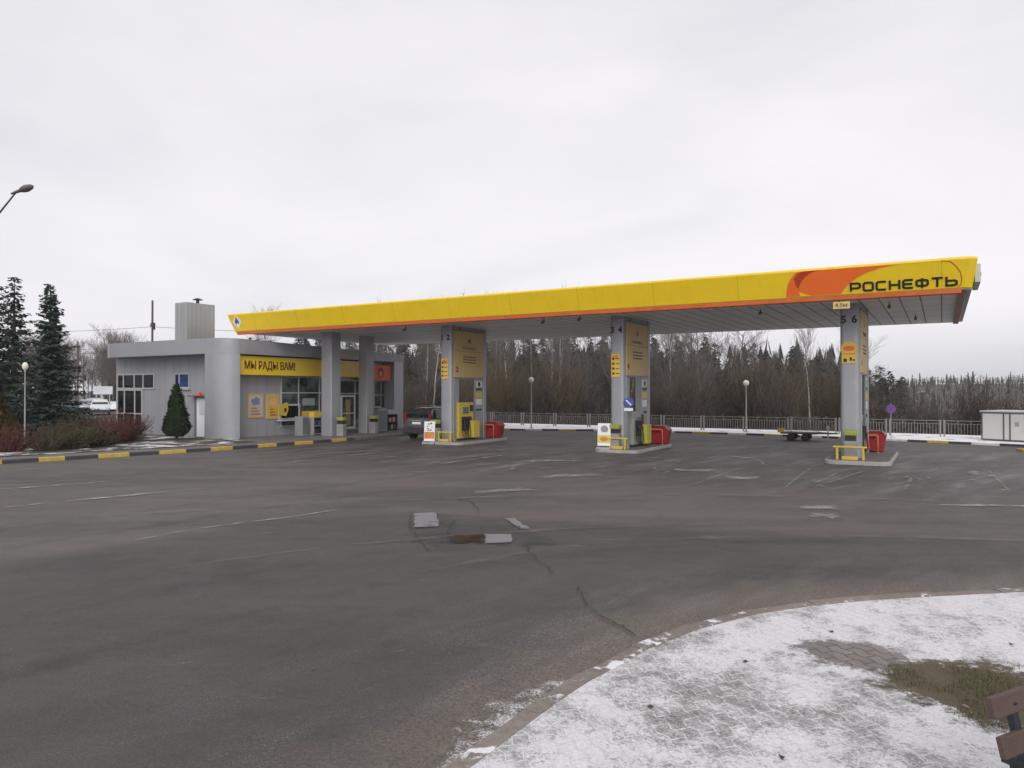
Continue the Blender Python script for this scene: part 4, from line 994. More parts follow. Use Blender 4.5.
# ------------------------------------------------------------------ vehicles
def car(name, label, cat, loc, rz, paintm, L=4.5, W=1.8, H=1.68, van=False, group=None, detail=True):
    t = thing(name, label, cat, loc, rz, group); h = W/2; l = L/2
    if van: prof = [(-l, .5, .78), (-l+.05, 1.0, .95), (-l+.12, H-.12, .86), (-l+.3, H, .84), (l-1.5, H, .84), (l-1.15, H-.08, .84), (l-.75, 1.25, .94), (l-.15, 1.0, .93), (l, .72, .86)]
    else: prof = [(-l, .62, .84), (-l+.04, .92, .93), (-l+.10, 1.08, .94), (-l+.34, H-.13, .90), (-l+.55, H-.03, .90), (-.2, H, .92), (.45, H-.07, .92), (1.15, 1.10, .97), (l-.35, .98, .96), (l-.08, .80, .90), (l, .62, .82)]
    rings = []
    for y, top, wf in prof:
        w = h*wf; belt = min(1.02, top-.06); tw = h*(.97 if top < 1.15 else .74)*min(1, wf+.06)
        rings.append([(-w*.93, y, .30), (-w, y, .48), (-w, y, belt*.85), (-w*.985, y, belt), (-tw, y, max(belt+.01, top-.05)), (-tw*.86, y, top), (tw*.86, y, top), (tw, y, max(belt+.01, top-.05)), (w*.985, y, belt), (w, y, belt*.85), (w, y, .48), (w*.93, y, .30)])
    b = MB().loft(rings).build('body', paintm, t, smooth=True, flat_angle=38)
    g = glass_dark('car_glass', (.015, .018, .022), .05)
    if not van:
        def quad(pts, n, d=.006):
            m = MB(); P = [Vector(p) for p in pts]; nn = (P[1]-P[0]).cross(P[-1]-P[0]).normalized()
            m.add(P+[p+nn*d for p in P], [tuple(range(len(P)))[::-1], tuple(range(len(P), 2*len(P)))]+[(k, (k+1) % len(P), len(P)+(k+1) % len(P), len(P)+k) for k in range(len(P))]); return m.build(n, g, t)
        quad([(h*.78, -l+.095, 1.12), (-h*.78, -l+.095, 1.12), (-h*.62, -l+.35, H-.16), (h*.62, -l+.35, H-.16)], 'rear_window', .02)
        quad([(-h*.80, 1.12, 1.13), (h*.80, 1.12, 1.13), (h*.66, .50, H-.11), (-h*.66, .50, H-.11)], 'windscreen', .02)
        for sx in (-1, 1):
            quad([(sx*h*.965, -l+.42, 1.06), (sx*h*.965, 1.0, 1.06), (sx*h*.745, .42, H-.14), (sx*h*.745, -l+.62, H-.13)][::sx], 'side_window', .035)
    else:
        m = MB(); m.add([(-h*.8, l-.72, 1.27), (h*.8, l-.72, 1.27), (h*.68, l-1.13, H-.12), (-h*.68, l-1.13, H-.12)], [(0, 1, 2, 3)]); o = m.build('windscreen', g, t); o.location.y = .03; o.location.z = .02
    for sx in (-1, 1):
        for y in (-l+.85, l-.85):
            Mx = Matrix.Translation((sx*(h-.10), y, .34)) @ Matrix.Rotation(R(90), 4, 'Y')
            wh = MB().lathe([(.22, -.115), (.32, -.11), (.34, -.07), (.34, .07), (.32, .11), (.22, .115)], 20, M=Mx).build('wheel', RUB, t, smooth=True, flat_angle=40)
            MB().lathe([(.0, -.09), (.21, -.09), (.215, .09), (0, .09)], 14, M=Mx).build('rim', STEEL, wh, smooth=True, flat_angle=30)
    MB().box(-h*.9, h*.9, -l-.03, -l+.10, .32, .62).build('rear_bumper', paint('bumper_plastic', (.03, .032, .035), .6), t, bev=.03)
    MB().box(-h*.9, h*.9, l-.12, l+.03, .30, .60).build('front_bumper', MATS['bumper_plastic'], t, bev=.03)
    for sx in (-1, 1):
        a, b_ = sorted((sx*h*.76, sx*h*.915))
        MB().box(a, b_, -l+.03, -l+.17, .82, 1.30 if not van else 1.2).build('tail_light', paint('tail_red', (.20, .008, .01), .2), t, bev=.02)
        a, b_ = sorted((sx*h*.6, sx*h*.93))
        MB().box(a, b_, l-.22, l-.01, .66, .82).build('headlight', paint('lamp_clear', (.6, .62, .65), .15), t, bev=.02)
        MB().box(sx*(h+.09)-.09, sx*(h+.09)+.09, .95 if not van else l-1.0, (.95 if not van else l-1.0)+.12, 1.05, 1.22).build('mirror', paintm, t, bev=.02)
    if detail:
        MB().box(-.26, .26, -l-.012, -l+.0, .78, .89).build('number_plate', WHITE, t)
        MB().box(-.32, .32, -l+.01, -l+.05, .93, .97).build('chrome_strip', STEEL, t)
        for sx in (-1, 1): MB().tube([(sx*h*.60, -l+.75, H-.01), (sx*h*.60, -l+.85, H+.045), (sx*h*.60, .2, H+.05), (sx*h*.60, .35, H-.02)], .018, 6).build('roof_rail', STEEL, t)
        MB().tube([(-.45, -l+.25, H-.11), (.1, -l+.14, 1.22)], .008, 4).build('wiper', DARK, t)
    return t
car('parked_suv', 'dark grey sport utility vehicle parked by the shop, seen from behind', 'car', (-22.75, 31.6, 0.01), R(2), paint('car_grey', (.05, .052, .056), .25, .3, .05, 3, coat=.6), H=1.62)
WV = paint('car_white', (.62, .63, .66), .3, .0, .05, 3, coat=.3)
car('parked_car', 'white car parked beyond the red shrubs, facing the camera', 'car', (-74.1, 43.6, 0.0), R(239), WV, 4.4, 1.8, 1.6, False, 'cars parked far beyond the shrubs', False)
car('parked_car', 'small silver car parked far off behind the white one', 'car', (-86.0, 49.0, 0), R(235), paint('car_silver', (.35, .36, .38), .3, .3, .05), 4.2, 1.75, 1.5, False, 'cars parked far beyond the shrubs', False)
car('parked_van', 'white van parked farthest off, near the billboard', 'van', (-124.0, 72.3, 0), R(235), WV, 5.2, 2.0, 2.1, True, 'cars parked far beyond the shrubs', False)
car('parked_car', 'dark blue car parked left of the white car facing the camera', 'car', (-74.9, 41.0, 0), R(240), paint('car_blue', (.04, .05, .08), .3, .3, .05), 4.3, 1.75, 1.5, False, 'cars parked far beyond the shrubs', False)
car('parked_car', 'grey car parked left of the silver car, beyond the spruce', 'car', (-87.5, 46.3, 0), R(236), paint('car_grey_light', (.2, .2, .21), .3, .3, .05), 4.3, 1.75, 1.5, False, 'cars parked far beyond the shrubs', False)

tr = thing('utility_trailer', 'low black utility trailer with mesh sides parked before the far fence', 'trailer', (-6.1, 38.8, 0), R(2))
MB().box(-.85, .85, -.6, .6, .34, .42).build('chassis', DARK, tr); MB().tube([(.85, .5, .38), (1.7, 0, .38), (.85, -.5, .38)], .035, 6).build('drawbar', DARK, tr)
m = MB()
for y in (-.6, .6):
    m.tube([(-.6, y, .5), (-.6, y, 1.15), (.84, y, 1.15), (.84, y, .5)], .011, 5)
    for k in range(13): xx = -.6+1.44*k/13; m.tube([(xx, y, .5), (xx, y, 1.15)], .005, 3)
    for k in range(4): m.tube([(-.6, y, .6+.13*k), (.84, y, .6+.13*k)], .005, 3)
m.build('mesh_side', paint('mesh_grey', (.16, .16, .16), .5, .4), tr)
for y in (-.68, .68):
    for x in (-.36, .30):
        Mx = Matrix.Translation((x, y, .19)) @ Matrix.Scale(.74, 4) @ Matrix.Rotation(R(90), 4, 'X')
        wh = MB().lathe([(.15, -.07), (.24, -.06), (.25, 0), (.24, .06), (.15, .07)], 16, M=Mx).build('wheel', RUB, tr, smooth=True); MB().lathe([(0, -.05), (.14, -.05), (.14, .05), (0, .05)], 12, M=Mx).build('rim', STEEL, wh)
MB().box(-.98, -.66, -.62, -.58, .41, .62).build('yellow_plate', YELP, tr); MB().box(1.25, 1.31, -.06, .06, .1, .75).build('jockey_wheel', STEEL, tr)

# ------------------------------------------------------------------ fence, lamps, signs, cabinet
fn = thing('metal_fence', 'long grey metal bar fence along the snowy verge behind the forecourt', 'fence', (0, 44.2, .0))
fn.scale = (1, 1, .76)
PW = 2.5
m = MB(); m.box(0.1, PW-.1, -.015, .015, 1.10, 1.135).box(.1, PW-.1, -.015, .015, .90, .925).box(.1, PW-.1, -.015, .015, .18, .21)
for k in range(17): xx = .14+(PW-.28)*k/16; m.box(xx-.011, xx+.011, -.011, .011, .21, .90)
for k in (0, 4, 8, 12, 16): xx = .14+(PW-.28)*k/16; m.box(xx-.011, xx+.011, -.011, .011, .925, 1.10)
FEN = paint('fence_grey', (.25, .245, .24), .6, .1, .2, 3)
p0 = m.build('fence_panel', FEN, fn)
q0 = MB().box(-.035, .035, -.035, .035, -.1, 1.18).build('post', FEN, fn)
q0.location = (-30+.08, 0, .1)
for k in range(26):
    x = -30+PW*k; y = .0 if x < -5 else -.22*((x+5)/PW)**1.25*.6
    x2 = x+PW; y2 = .0 if x2 < -5 else -.22*((x2+5)/PW)**1.25*.6
    ang = math.atan2(y2-y, x2-x)
    o = p0 if k == 0 else p0.copy()
    if k: C.objects.link(o); o.parent = fn
    o.location = (x, y, .1); o.rotation_euler = (0, 0, ang)
    for s_ in (.08, -.08):
        q = q0.copy(); C.objects.link(q); q.parent = fn; q.location = (x2+s_, y2+s_*math.tan(ang), .1)

def globe(x, y, z, label, dz=1.):
    t = thing('globe_lamp', label, 'street lamp', (x, y, .08), 0, 'globe lamps round the forecourt')
    t.scale = (dz, dz, 1)
    MB().lathe([(.11, 0), (.11, .05), (.05, .1), (.045, 1.0), (.035, z-.26), (.06, z-.23), (.06, z-.18)], 12).build('post', paint('lamp_post', (.38, .37, .35), .5), t, smooth=True, flat_angle=40)
    MB().lathe([(.0, z-.19)]+[(.165*math.sin(R(a)), z-.02-.165*math.cos(R(a))) for a in range(20, 180, 16)]+[(0, z+.145)], 18).build('globe', LENSW, t, smooth=True)
globe(-22.4, 40.75, 3.1, 'white globe lamp between the first two islands, before the fence')
globe(-9.7, 43.2, 2.85, 'white globe lamp left of the trailer, before the fence')
globe(-32.3, 15.9, 3.4, 'white globe lamp among the spruces at the left lawn', .7)
# tall street lamp, its pole just outside the frame
t = thing('street_lamp', 'tall street lamp with long slanting arm above the left lawn', 'street lamp', (-30.75, 13.3, .12))
MB().lathe([(.13, 0), (.12, .5), (.07, 7.9)], 12).build('pole', paint('pole_grey', (.2, .2, .2), .6), t, smooth=True)
d_ = Vector((1.48, .86, 0))
MB().tube([(0, 0, 7.6), tuple(d_*.5+Vector((0, 0, 8.7))), tuple(d_*.93+Vector((0, 0, 9.62)))], [.05, .035, .028], 8).build('arm', DARK, t, smooth=True)
u_ = Vector((.75, .45, .32)).normalized(); M = Matrix.Translation(d_*.93+Vector((0, 0, 9.64))) @ u_.to_track_quat('X', 'Z').to_matrix().to_4x4()
MB().loft([[(x, wy*math.cos(R(a)), wz*math.sin(R(a))) for a in range(0, 360, 30)] for x, wy, wz in ((-.18, .03, .03), (0, .06, .05), (.16, .07, .06), (.26, .14, .10), (.42, .17, .13), (.60, .12, .09), (.68, .03, .03))]).build('lamp_head', paint('lamp_brown', (.11, .10, .08), .5), t, smooth=True).matrix_local = M

sg = thing('no_stopping_sign', 'round blue no stopping sign with red cross on a thin post', 'road sign', (-2.25, 41.9, .09), R(12))
MB().tube([(0, 0, 0), (0, 0, 1.75)], .022, 8).build('post', STEEL, sg)
rx = Matrix.Translation((0, -.03, 1.45)) @ Matrix.Rotation(R(90), 4, 'X')
pl_ = MB().lathe([(.235, 0), (.235, .02)], 28, M=rx).build('sign_plate', RED, sg)
MB().lathe([(.212, .02), (.212, .024)], 28, M=rx).build('blue_disc', PURP, pl_)
m = MB()
for a in (45, -45): m.box(-.20, .20, -.018, .018, .025+.002*(a > 0), .028+.002*(a > 0), rx @ Matrix.Rotation(R(a), 4, 'Z'))
m.build('cross', RED, pl_)

cb = thing('white_container', 'long low white panelled cabinet with grey frame beside the fence end', 'cabinet', (1.62, 41.75, .09), R(-28))
L_ = 6.2
MB().box(0, L_, 0, 2.1, .06, 1.36).build('panel_wall', paint('panel_white', (.60, .60, .58), .45, 0, .05, 1.5), cb)
MB().box(-.06, L_+.06, -.06, 2.16, 1.36, 1.43).build('roof', WHITEF, cb, bev=.01)
m = MB()
for x in (0, .95, 1.22, 1.95, 3.0, 4.0, 5.1, L_-.05): m.box(x-.005, x+.05, -.02, .0, .04, 1.359)
m.box(-.005, L_, -.018, -.001, .03, .09).box(-.005, L_, -.016, -.001, 1.30, 1.357).box(-.02, 0, 0, 2.1, .03, .09)
m.build('frame', paint('cabinet_frame', (.09, .09, .10), .5), cb)
MB().box(1.44, 1.62, -.012, -.004, .72, .92).build('warning_sticker', paint('faint_grey', (.3, .3, .3), .5), cb)
for z in (.55, 1.1): MB().box(1.86, 1.93, -.04, -.02, z, z+.09).build('hinge', DARK, cb)

def upole(x, y, z, label, h, wires=None, r=.13):
    t = thing('utility_pole', label, 'utility pole', (x, y, terr(x, y)), 0, 'utility poles beyond the shop')
    MB().lathe([(r, 0), (r*.75, h+.4)], 8).build('pole', paint('old_pole', (.10, .085, .075), .8), t)
    m = MB()
    for k in (0, 1): m.tube([(-.25+.5*k, 0, h-2.15), (-.25+.5*k, 0, h-1.9)], .05, 6)
    m.box(-.35, .35, -.06, .06, h-2.25, h-2.15); m.build('crossarm', DARK, t)
    MB().box(.1, .34, -.1, .1, h-2.6, h-1.9).build('junction_box', DARK, t); return t
upole(-69.5, 46.25, 0, 'utility pole rising behind the shop roof', 11.2)
upole(-71.0, 39.6, 0, 'grey utility pole standing right of the big spruce', 6.8, r=.10)
upole(-90.5, 51.2, 0, 'thin utility pole in the far snowy field by the billboard', 6.4, r=.09)
def wire(a, b, sag, label):
    pts = [(a[0]+(b[0]-a[0])*k/16, a[1]+(b[1]-a[1])*k/16, a[2]+(b[2]-a[2])*k/16-sag*4*(k/16)*(1-k/16)) for k in range(17)]
    tag(MB().tube(pts, .018, 4).build('power_line', DARK, None), label, 'power line', 'power lines left of the shop')
wire((-69.5, 46.25, 9.0), (-120, 40, 10.5), .6, 'upper power line running left from the pole behind the shop')
wire((-69.5, 46.25, 7.0), (-120, 40, 8.2), .5, 'middle power line running left from the pole behind the shop')
wire((-69.5, 46.25, 6.7), (-120, 42, 7.4), .5, 'lowest power line running left from the pole behind the shop')
wire((-69.5, 46.25, 9.0), (-48, 60, 8.6), .3, 'power line running right behind the roof box')
bb_ = thing('billboard', 'pale billboard on two posts in the far snowy field', 'billboard', (-98.6, 58.4, 0), R(59))
MB().box(-1.15, 1.15, -.05, .05, 2.0, 3.1).build('sheet', paint('bill_pale', (.50, .51, .54), .5, 0, .2, 1), bb_, bev=.01)
for sx in (-1, 1): MB().box(sx*.8-.06, sx*.8+.06, -.05, .05, 0, 2.0).build('leg', STEEL, bb_)
# far snow field strip
tag(MB().add([(-96, 44, .14), (-88, 60, .14), (-140, 96, .3), (-175, 84, .3)], [(0, 1, 2, 3)]).build('snow_field', SNOW), kind='structure')
for x0, y0, z_, x1, y1 in ((-46, 24.5, .06, -100, 56),):
    pass

# ------------------------------------------------------------------ bench
WOOD = paint('bench_wood', (.085, .052, .042), .6, 0, .35, 9, .4); WOODL = paint('bench_wood_top', (.15, .10, .075), .6, 0, .3, 9, .3)
bn = thing('park_bench', 'wooden slat bench with dark steel frame on the snowy paving', 'bench', (.30, 4.56, .045), math.atan2(.85, .527))
BL = 1.6
def slat(n, y, z, tilt, dims, mt=WOOD):
    o = MB().box(-.15, BL, -dims[1]/2, dims[1]/2, -dims[2]/2, dims[2]/2).build(n, mt, bn, bev=.007); o.location = (0, y, z); o.rotation_euler = (R(tilt), 0, 0); return o
slat('back_slat', .02, .80, -14, (.02, .035, .105)); slat('back_slat', -.028, .62, -14, (.02, .035, .105))
for y, z in ((-.16, .535), (-.29, .54), (-.42, .535), (-.54, .515)): slat('seat_slat', y, z, 88, (.02, .035, .11))
FR = paint('bench_frame', (.022, .026, .03), .5, .2, .2, 8)
for x in (.03, BL-.14):
    f = MB(); f.box(x, x+.05, -.02, .02, -.0, .53, Matrix.Translation((0, -.075, .32)) @ Matrix.Rotation(R(-14), 4, 'X')).build('back_post', FR, bn, bev=.005)
    MB().box(x-.005, x+.055, -.62, .07, .47, .52).build('seat_rail', FR, bn, bev=.006)
    MB().box(x, x+.05, -.58, -.53, .03, .47).build('leg', FR, bn, bev=.004); MB().box(x, x+.05, -.02, .03, .03, .47).build('leg', FR, bn, bev=.004)
for z, y in ((.80, .0), (.62, -.048)):
    for x in (.03, BL-.12): MB().lathe([(.009, 0), (.009, .004), (0, .006)], 8, M=Matrix.Translation((x, y-.004, z)) @ Matrix.Rotation(R(104), 4, 'X')).build('bolt', DARK, bn)

# ------------------------------------------------------------------ vegetation
BARKB = leafmat('bark_brown', (.055, .045, .038), (.10, .085, .07))
TWIG = leafmat('twig_brown', (.058, .045, .036), (.115, .090, .074), .9)
TWIGG = leafmat('twig_grey', (.10, .088, .078), (.17, .155, .145), .9)
TWIGO = leafmat('twig_ochre', (.085, .063, .038), (.145, .11, .068), .9)
BIRCH = leafmat('birch_bark', (.30, .28, .26), (.55, .52, .48), .8)
SPR = leafmat('spruce_needles', (.014, .022, .015), (.05, .062, .048))
SPB = leafmat('blue_spruce_needles', (.018, .030, .024), (.060, .082, .070))
CON = leafmat('fir_needles', (.010, .016, .013), (.030, .042, .034))
THG = leafmat('thuja_green', (.012, .024, .010), (.035, .05, .018))
THO = leafmat('thuja_ochre', (.055, .042, .012), (.13, .092, .026))

def conifer(m, H, W, levels, per, r, skirt=.04, tuft=.3, dens=4, droop=.25, gappy=.0, top=.5):
    """trunk + whorls of branches set with flat jagged needle tufts; returns (trunk builder, crown builder)"""
    tb = MB(); tb.tube([(0, 0, -.3), (0, 0, H*.5), (0, 0, H*.985)], [W*.04+.03, W*.025+.02, .012], 7)
    for i in range(levels):
        t = (i+r.random()*.6)/levels; z0_ = H*(skirt+(1-skirt)*t); lv = H/levels; L = W/2*((1-t)**.85)*r.uniform(.78, 1.12)+.10*top
        n = max(4, int(per*(1-.45*t)))
        for k in range(n):
            if r.random() < gappy: continue
            a = 2*math.pi*(k+r.random()*.7)/n+i*1.7; l = L*r.uniform(.5, 1.18); z = min(H*.985, z0_+r.uniform(-.9, .9)*lv)
            dx, dy = math.cos(a), math.sin(a); dz = -droop*(1-t)+.25*t
            if l > .8 and dens > 2: tb.tube([(0, 0, z), (dx*l*.8, dy*l*.8, z+dz*l*.75)], [.02+.008*l, .006], 3, False)
            steps = max(2, int(dens*l/ (tuft*2.2)))
            for s_ in range(steps):
                q = (s_+r.random())/steps; q = .12+.88*q
                cx, cy, cz = dx*l*q, dy*l*q, z+dz*l*q+.12*l*q*q
                ln = tuft*(1.15-.55*q)*r.uniform(.6, 1.3); sd = r.choice((-1, 1)); b = a+sd*r.uniform(.3, 1.15)
                ex, ey = cx+math.cos(b)*ln, cy+math.sin(b)*ln; ez = cz-ln*r.uniform(.0, .75)
                wv = ln*.34; px_, py_ = -math.sin(b)*wv, math.cos(b)*wv
                m.add([(cx, cy, cz), (cx+(ex-cx)*.5+px_, cy+(ey-cy)*.5+py_, (cz+ez)/2-r.uniform(-.02, .10)), (ex, ey, ez), (cx+(ex-cx)*.5-px_, cy+(ey-cy)*.5-py_, (cz+ez)/2-r.uniform(-.02, .10))], [(0, 1, 2, 3)])
    return tb

def make_conifer(name, label, cat, H, W, levels, per, seed, mat, group=None, **kw):
    r = random.Random(seed); cr = MB(); tb = conifer(cr, H, W, levels, per, r, **kw)
    t = thing(name, label, cat, (0, 0, 0), 0, group)
    tb.build('trunk', BARKB, t, fix=False); cr.build('crown', mat, t, fix=False); return t

s_ = make_conifer('blue_spruce', 'tall blue green spruce with layered branches left of the shop', 'spruce', 7.1, 3.6, 38, 19, 3, SPB, tuft=.25, dens=10, skirt=.06, gappy=.12, droop=.34, top=.2); s_.location = (-33.5, 17.5, .1)
s_ = make_conifer('spruce_tree', 'dark thin topped spruce behind the blue spruce, at the picture edge', 'spruce', 9.0, 4.6, 36, 14, 5, SPR, tuft=.36, dens=7, skirt=.10, gappy=.2, droop=.4); s_.location = (-45.9, 22.0, .1)
s_ = make_conifer('spruce_tree', 'dark spruce cut by the picture edge, behind the ochre thuja', 'spruce', 7.9, 4.2, 32, 14, 6, SPR, tuft=.34, dens=7, skirt=.08, gappy=.15, droop=.35); s_.location = (-42.2, 19.4, .1)

def thuja(name, label, H, W, seed, mat, loc, n=5200, stem=.12):
    r = random.Random(seed); m = MB()
    for _ in range(n):
        t = r.random()**1.25; z = H*(stem+(1-stem)*t)
        pr = (min(1, (t+.03)/.16))**.5*(1-t)**.80*1.15+.02
        a = r.random()*6.283; lump = 1+.22*noise.noise(Vector((math.cos(a)*1.6, math.sin(a)*1.6, z*2.2+seed)))+.1*noise.noise(Vector((math.cos(a)*5, math.sin(a)*5, z*6)))
        rr = W/2*pr*lump*(1-.35*r.random()**2); x, y = rr*math.cos(a), rr*math.sin(a)
        l = r.uniform(.05, .12) if r.random() < .8 else r.uniform(.12, .24); tx, ty = r.uniform(-.2, .9)*math.cos(a), r.uniform(-.2, .9)*math.sin(a)
        b = a+1.57+r.uniform(-.9, .9); w = l*.33
        m.add([(x, y, z), (x+math.cos(b)*w+tx*l*.5, y+math.sin(b)*w+ty*l*.5, z+l*.5), (x+tx*l, y+ty*l, z+l), (x-math.cos(b)*w+tx*l*.5, y-math.sin(b)*w+ty*l*.5, z+l*.55)], [(0, 1, 2, 3)])
    t = thing(name, label, 'thuja', loc)
    tb = MB(); tb.tube([(0, 0, -.1), (0, 0, H*.8)], [.07, .02], 7); tb.build('trunk', BARKB, t); m.build('crown', mat, t, fix=False); return t
thuja('thuja', 'small dark green conical thuja before the shop side wall', 2.5, 1.08, 2, THG, (-31.1, 21.95, .12), 6500, .07)
thuja('thuja', 'broad ochre thuja cut by the left picture edge', 3.0, 2.2, 4, THO, (-33.3, 14.85, .12), 9000, .03)

def shrub(name, label, cat, H, W, n, seed, twig, leaf=None, nleaf=3, loc=(0, 0, 0), group=None, lean=.9, tr=.009):
    r = random.Random(seed); m = MB(); lf = MB()
    for _ in range(n):
        a = r.random()*6.283; out = W/2*r.random()**.6; h = H*r.uniform(.35, 1.3)*(1-.35*(out/(W/2))**2)
        bx_, by_ = out*.35*math.cos(a), out*.35*math.sin(a); pts = []
        for k in range(5):
            t = k/4; pts.append((bx_+(out-out*.35)*math.cos(a)*t**lean*1.0+r.uniform(-.05, .05), by_+(out-out*.35)*math.sin(a)*t**lean+r.uniform(-.05, .05), h*(t**.85)))
        m.tube(pts, [tr*1.4, tr*1.2, tr, tr*.8, tr*.4], 3, False)
        for _k in range(5):
            i = r.randrange(1, 4); p = Vector(pts[i]).lerp(Vector(pts[i+1]), r.random()); d = Vector((r.uniform(-1, 1), r.uniform(-1, 1), r.uniform(.0, 1.1)))*H*.16
            m.tube([p, p+d*.6+Vector((0, 0, .02)), p+d], [tr*.7, tr*.5, tr*.3], 3, False)
            if leaf:
                for _l in range(nleaf):
                    q = p+d*r.random(); l = r.uniform(.025, .055); b = r.random()*6.28; u = Vector((math.cos(b), math.sin(b), r.uniform(-.6, .6)))*l; v = Vector((-math.sin(b), math.cos(b), r.uniform(-.5, .5)))*l*.5
                    lf.add([q, q+u*.5+v, q+u, q+u*.5-v], [(0, 1, 2, 3)])
    t = thing(name, label, cat, loc, 0, group)
    m.build('stems', twig, t, fix=False)
    if leaf: lf.build('leaves', leaf, t, fix=False)
    return t
BARB = leafmat('barberry_leaf', (.055, .018, .012), (.125, .045, .03)); BARS = leafmat('barberry_stem', (.10, .04, .03), (.17, .075, .055), .9)
OLV = leafmat('olive_leaf', (.035, .04, .018), (.09, .085, .035)); OLVS = leafmat('olive_stem', (.09, .07, .045), (.15, .12, .08), .9)
JUN = leafmat('juniper_leaf', (.015, .03, .012), (.05, .07, .03))
shr = [('red_shrub', 'red brown barberry shrub nearest the shop side wall', 'shrub', 1.25, 3.0, 260, 1, BARS, BARB, 5, (-32.6, 20.1, .12)),
 ('red_shrub', 'low red brown barberry shrub before the shop wall window', 'shrub', 1.0, 2.2, 170, 2, BARS, BARB, 4, (-34.6, 21.4, .12)),
 ('red_shrub', 'red brown shrub between the olive shrub and the nearest barberry', 'shrub', 1.0, 2.0, 170, 3, BARS, BARB, 4, (-31.2, 18.6, .12)),
 ('red_shrub', 'red brown shrub at the foot of the ochre thuja', 'shrub', .95, 2.2, 170, 4, BARS, BARB, 3, (-30.7, 14.6, .12)),
 ('olive_shrub', 'rounded olive brown shrub under the blue spruce', 'shrub', .95, 1.9, 230, 5, OLVS, OLV, 6, (-30.2, 16.7, .12)),
 ('olive_shrub', 'low olive brown shrub beside the kerb under the blue spruce', 'shrub', .8, 1.6, 190, 6, OLVS, OLV, 6, (-30.4, 17.9, .12)),
 ('green_shrub', 'dark green spreading shrub behind the olive shrub', 'shrub', 1.25, 2.4, 230, 7, OLVS, JUN, 10, (-32.4, 17.9, .12)),
 ('green_shrub', 'dark green spreading shrub left of the nearest barberry', 'shrub', 1.1, 2.2, 200, 8, OLVS, JUN, 9, (-34.2, 19.0, .12)),
 ('olive_shrub', 'twiggy pale shrub left of the olive shrub, near the globe lamp', 'shrub', .9, 1.8, 150, 9, OLVS, OLV, 2, (-30.1, 15.6, .12)),
 ('green_shrub', 'dark green shrub behind the globe lamp', 'shrub', 1.3, 2.6, 200, 10, OLVS, JUN, 9, (-34.5, 16.6, .12))]
for a in shr: shrub(*a, group='shrubs on the left lawn')
shrub('dark_bush', 'dark evergreen bush just right of the shop end pilaster', 'bush', 2.1, 2.0, 300, 12, OLVS, JUN, 12, (-27.3, 38.6, .1), None)

# bare deciduous trees: recursive limbs and twigs
def bare(H, r, spread=.5, depth=4, trunk_r=.11, tw=.012, upright=.75, first=.25, nb=(3, 5), trunk_only=False):
    tb = MB(); cb_ = MB()
    def grow(p, d, L, rad, lev):
        n = 4; pts = [p]; q = p.copy(); dd = d.copy()
        for k in range(n):
            dv = .10 if lev else .035; dd = (dd+Vector((r.gauss(0, dv), r.gauss(0, dv), .05*upright))).normalized(); q = q+dd*L/n; pts.append(q.copy())
        b = tb if lev == 0 else cb_
        b.tube(pts, [max(tw*.5, rad*(1-.8*k/n)) for k in range(n+1)], 6 if lev == 0 else (4 if lev == 1 else 3), False)
        if lev >= depth: return
        cnt = r.randint(*nb)+(int(H*1.3) if lev == 0 else (2 if lev == 1 else 0))
        for k in range(cnt):
            t = first+(1-first)*((k+r.random())/cnt) if lev == 0 else .2+.8*((k+r.random())/cnt)
            i = min(n-1, int(t*n)); s0 = pts[i].lerp(pts[i+1], t*n-i)
            a = r.random()*6.283; side = Vector((math.cos(a), math.sin(a), 0)); side = (side-dd*side.dot(dd)).normalized()
            nd = (dd*(1-spread)+side*spread+Vector((0, 0, .25*upright))).normalized()
            ll = L*((.42-.22*t) if lev == 0 else r.uniform(.38, .62)); grow(s0, nd, ll*r.uniform(.8, 1.2), max(tw*.6, rad*(.42 if lev == 0 else .5)*(1-t*.5)), lev+1)
    grow(Vector((0, 0, -.3)), Vector((r.gauss(0, .03), r.gauss(0, .03), 1)), H, trunk_r, 0)
    return tb, cb_
def proto_tree(name, cat, mt, mc, **kw):
    tb, cb_ = bare(**kw); t = thing(name, None, cat); tb.build('trunk', mt, t, fix=False); cb_.build('crown', mc, t, fix=False); return t
def thicket(name, cat, H, W, n, seed, mt):
    """many-stemmed bare bush-tree"""
    r = random.Random(seed); st = MB(); tw = MB()
    for _ in range(n):
        a = r.random()*6.283; o = W/2*r.random()**.7; h = H*r.uniform(.5, 1)*(1-.3*(o/(W/2))**2); pts = []
        x, y = o*.3*math.cos(a), o*.3*math.sin(a); dx, dy = o*.7*math.cos(a), o*.7*math.sin(a)
        for k in range(6): t = k/5; pts.append(Vector((x+dx*t+r.gauss(0, .06), y+dy*t+r.gauss(0, .06), -.2+h*t)))
        st.tube(pts, [.03, .025, .02, .016, .012, .007], 3, False)
        for _k in range(16):
            t = r.uniform(.22, 1); i = min(4, int(t*5)); p = pts[i].lerp(pts[i+1], t*5-i); d = Vector((r.gauss(0, .34), r.gauss(0, .34), r.uniform(.3, .95)))*H*.15
            tw.tube([p, p+d*.5+Vector((r.gauss(0, .03), r.gauss(0, .03), 0)), p+d], [.012, .010, .006], 3, False)
    t = thing(name, None, cat); st.build('stems', mt, t, fix=False); tw.build('crown', mt, t, fix=False); return t

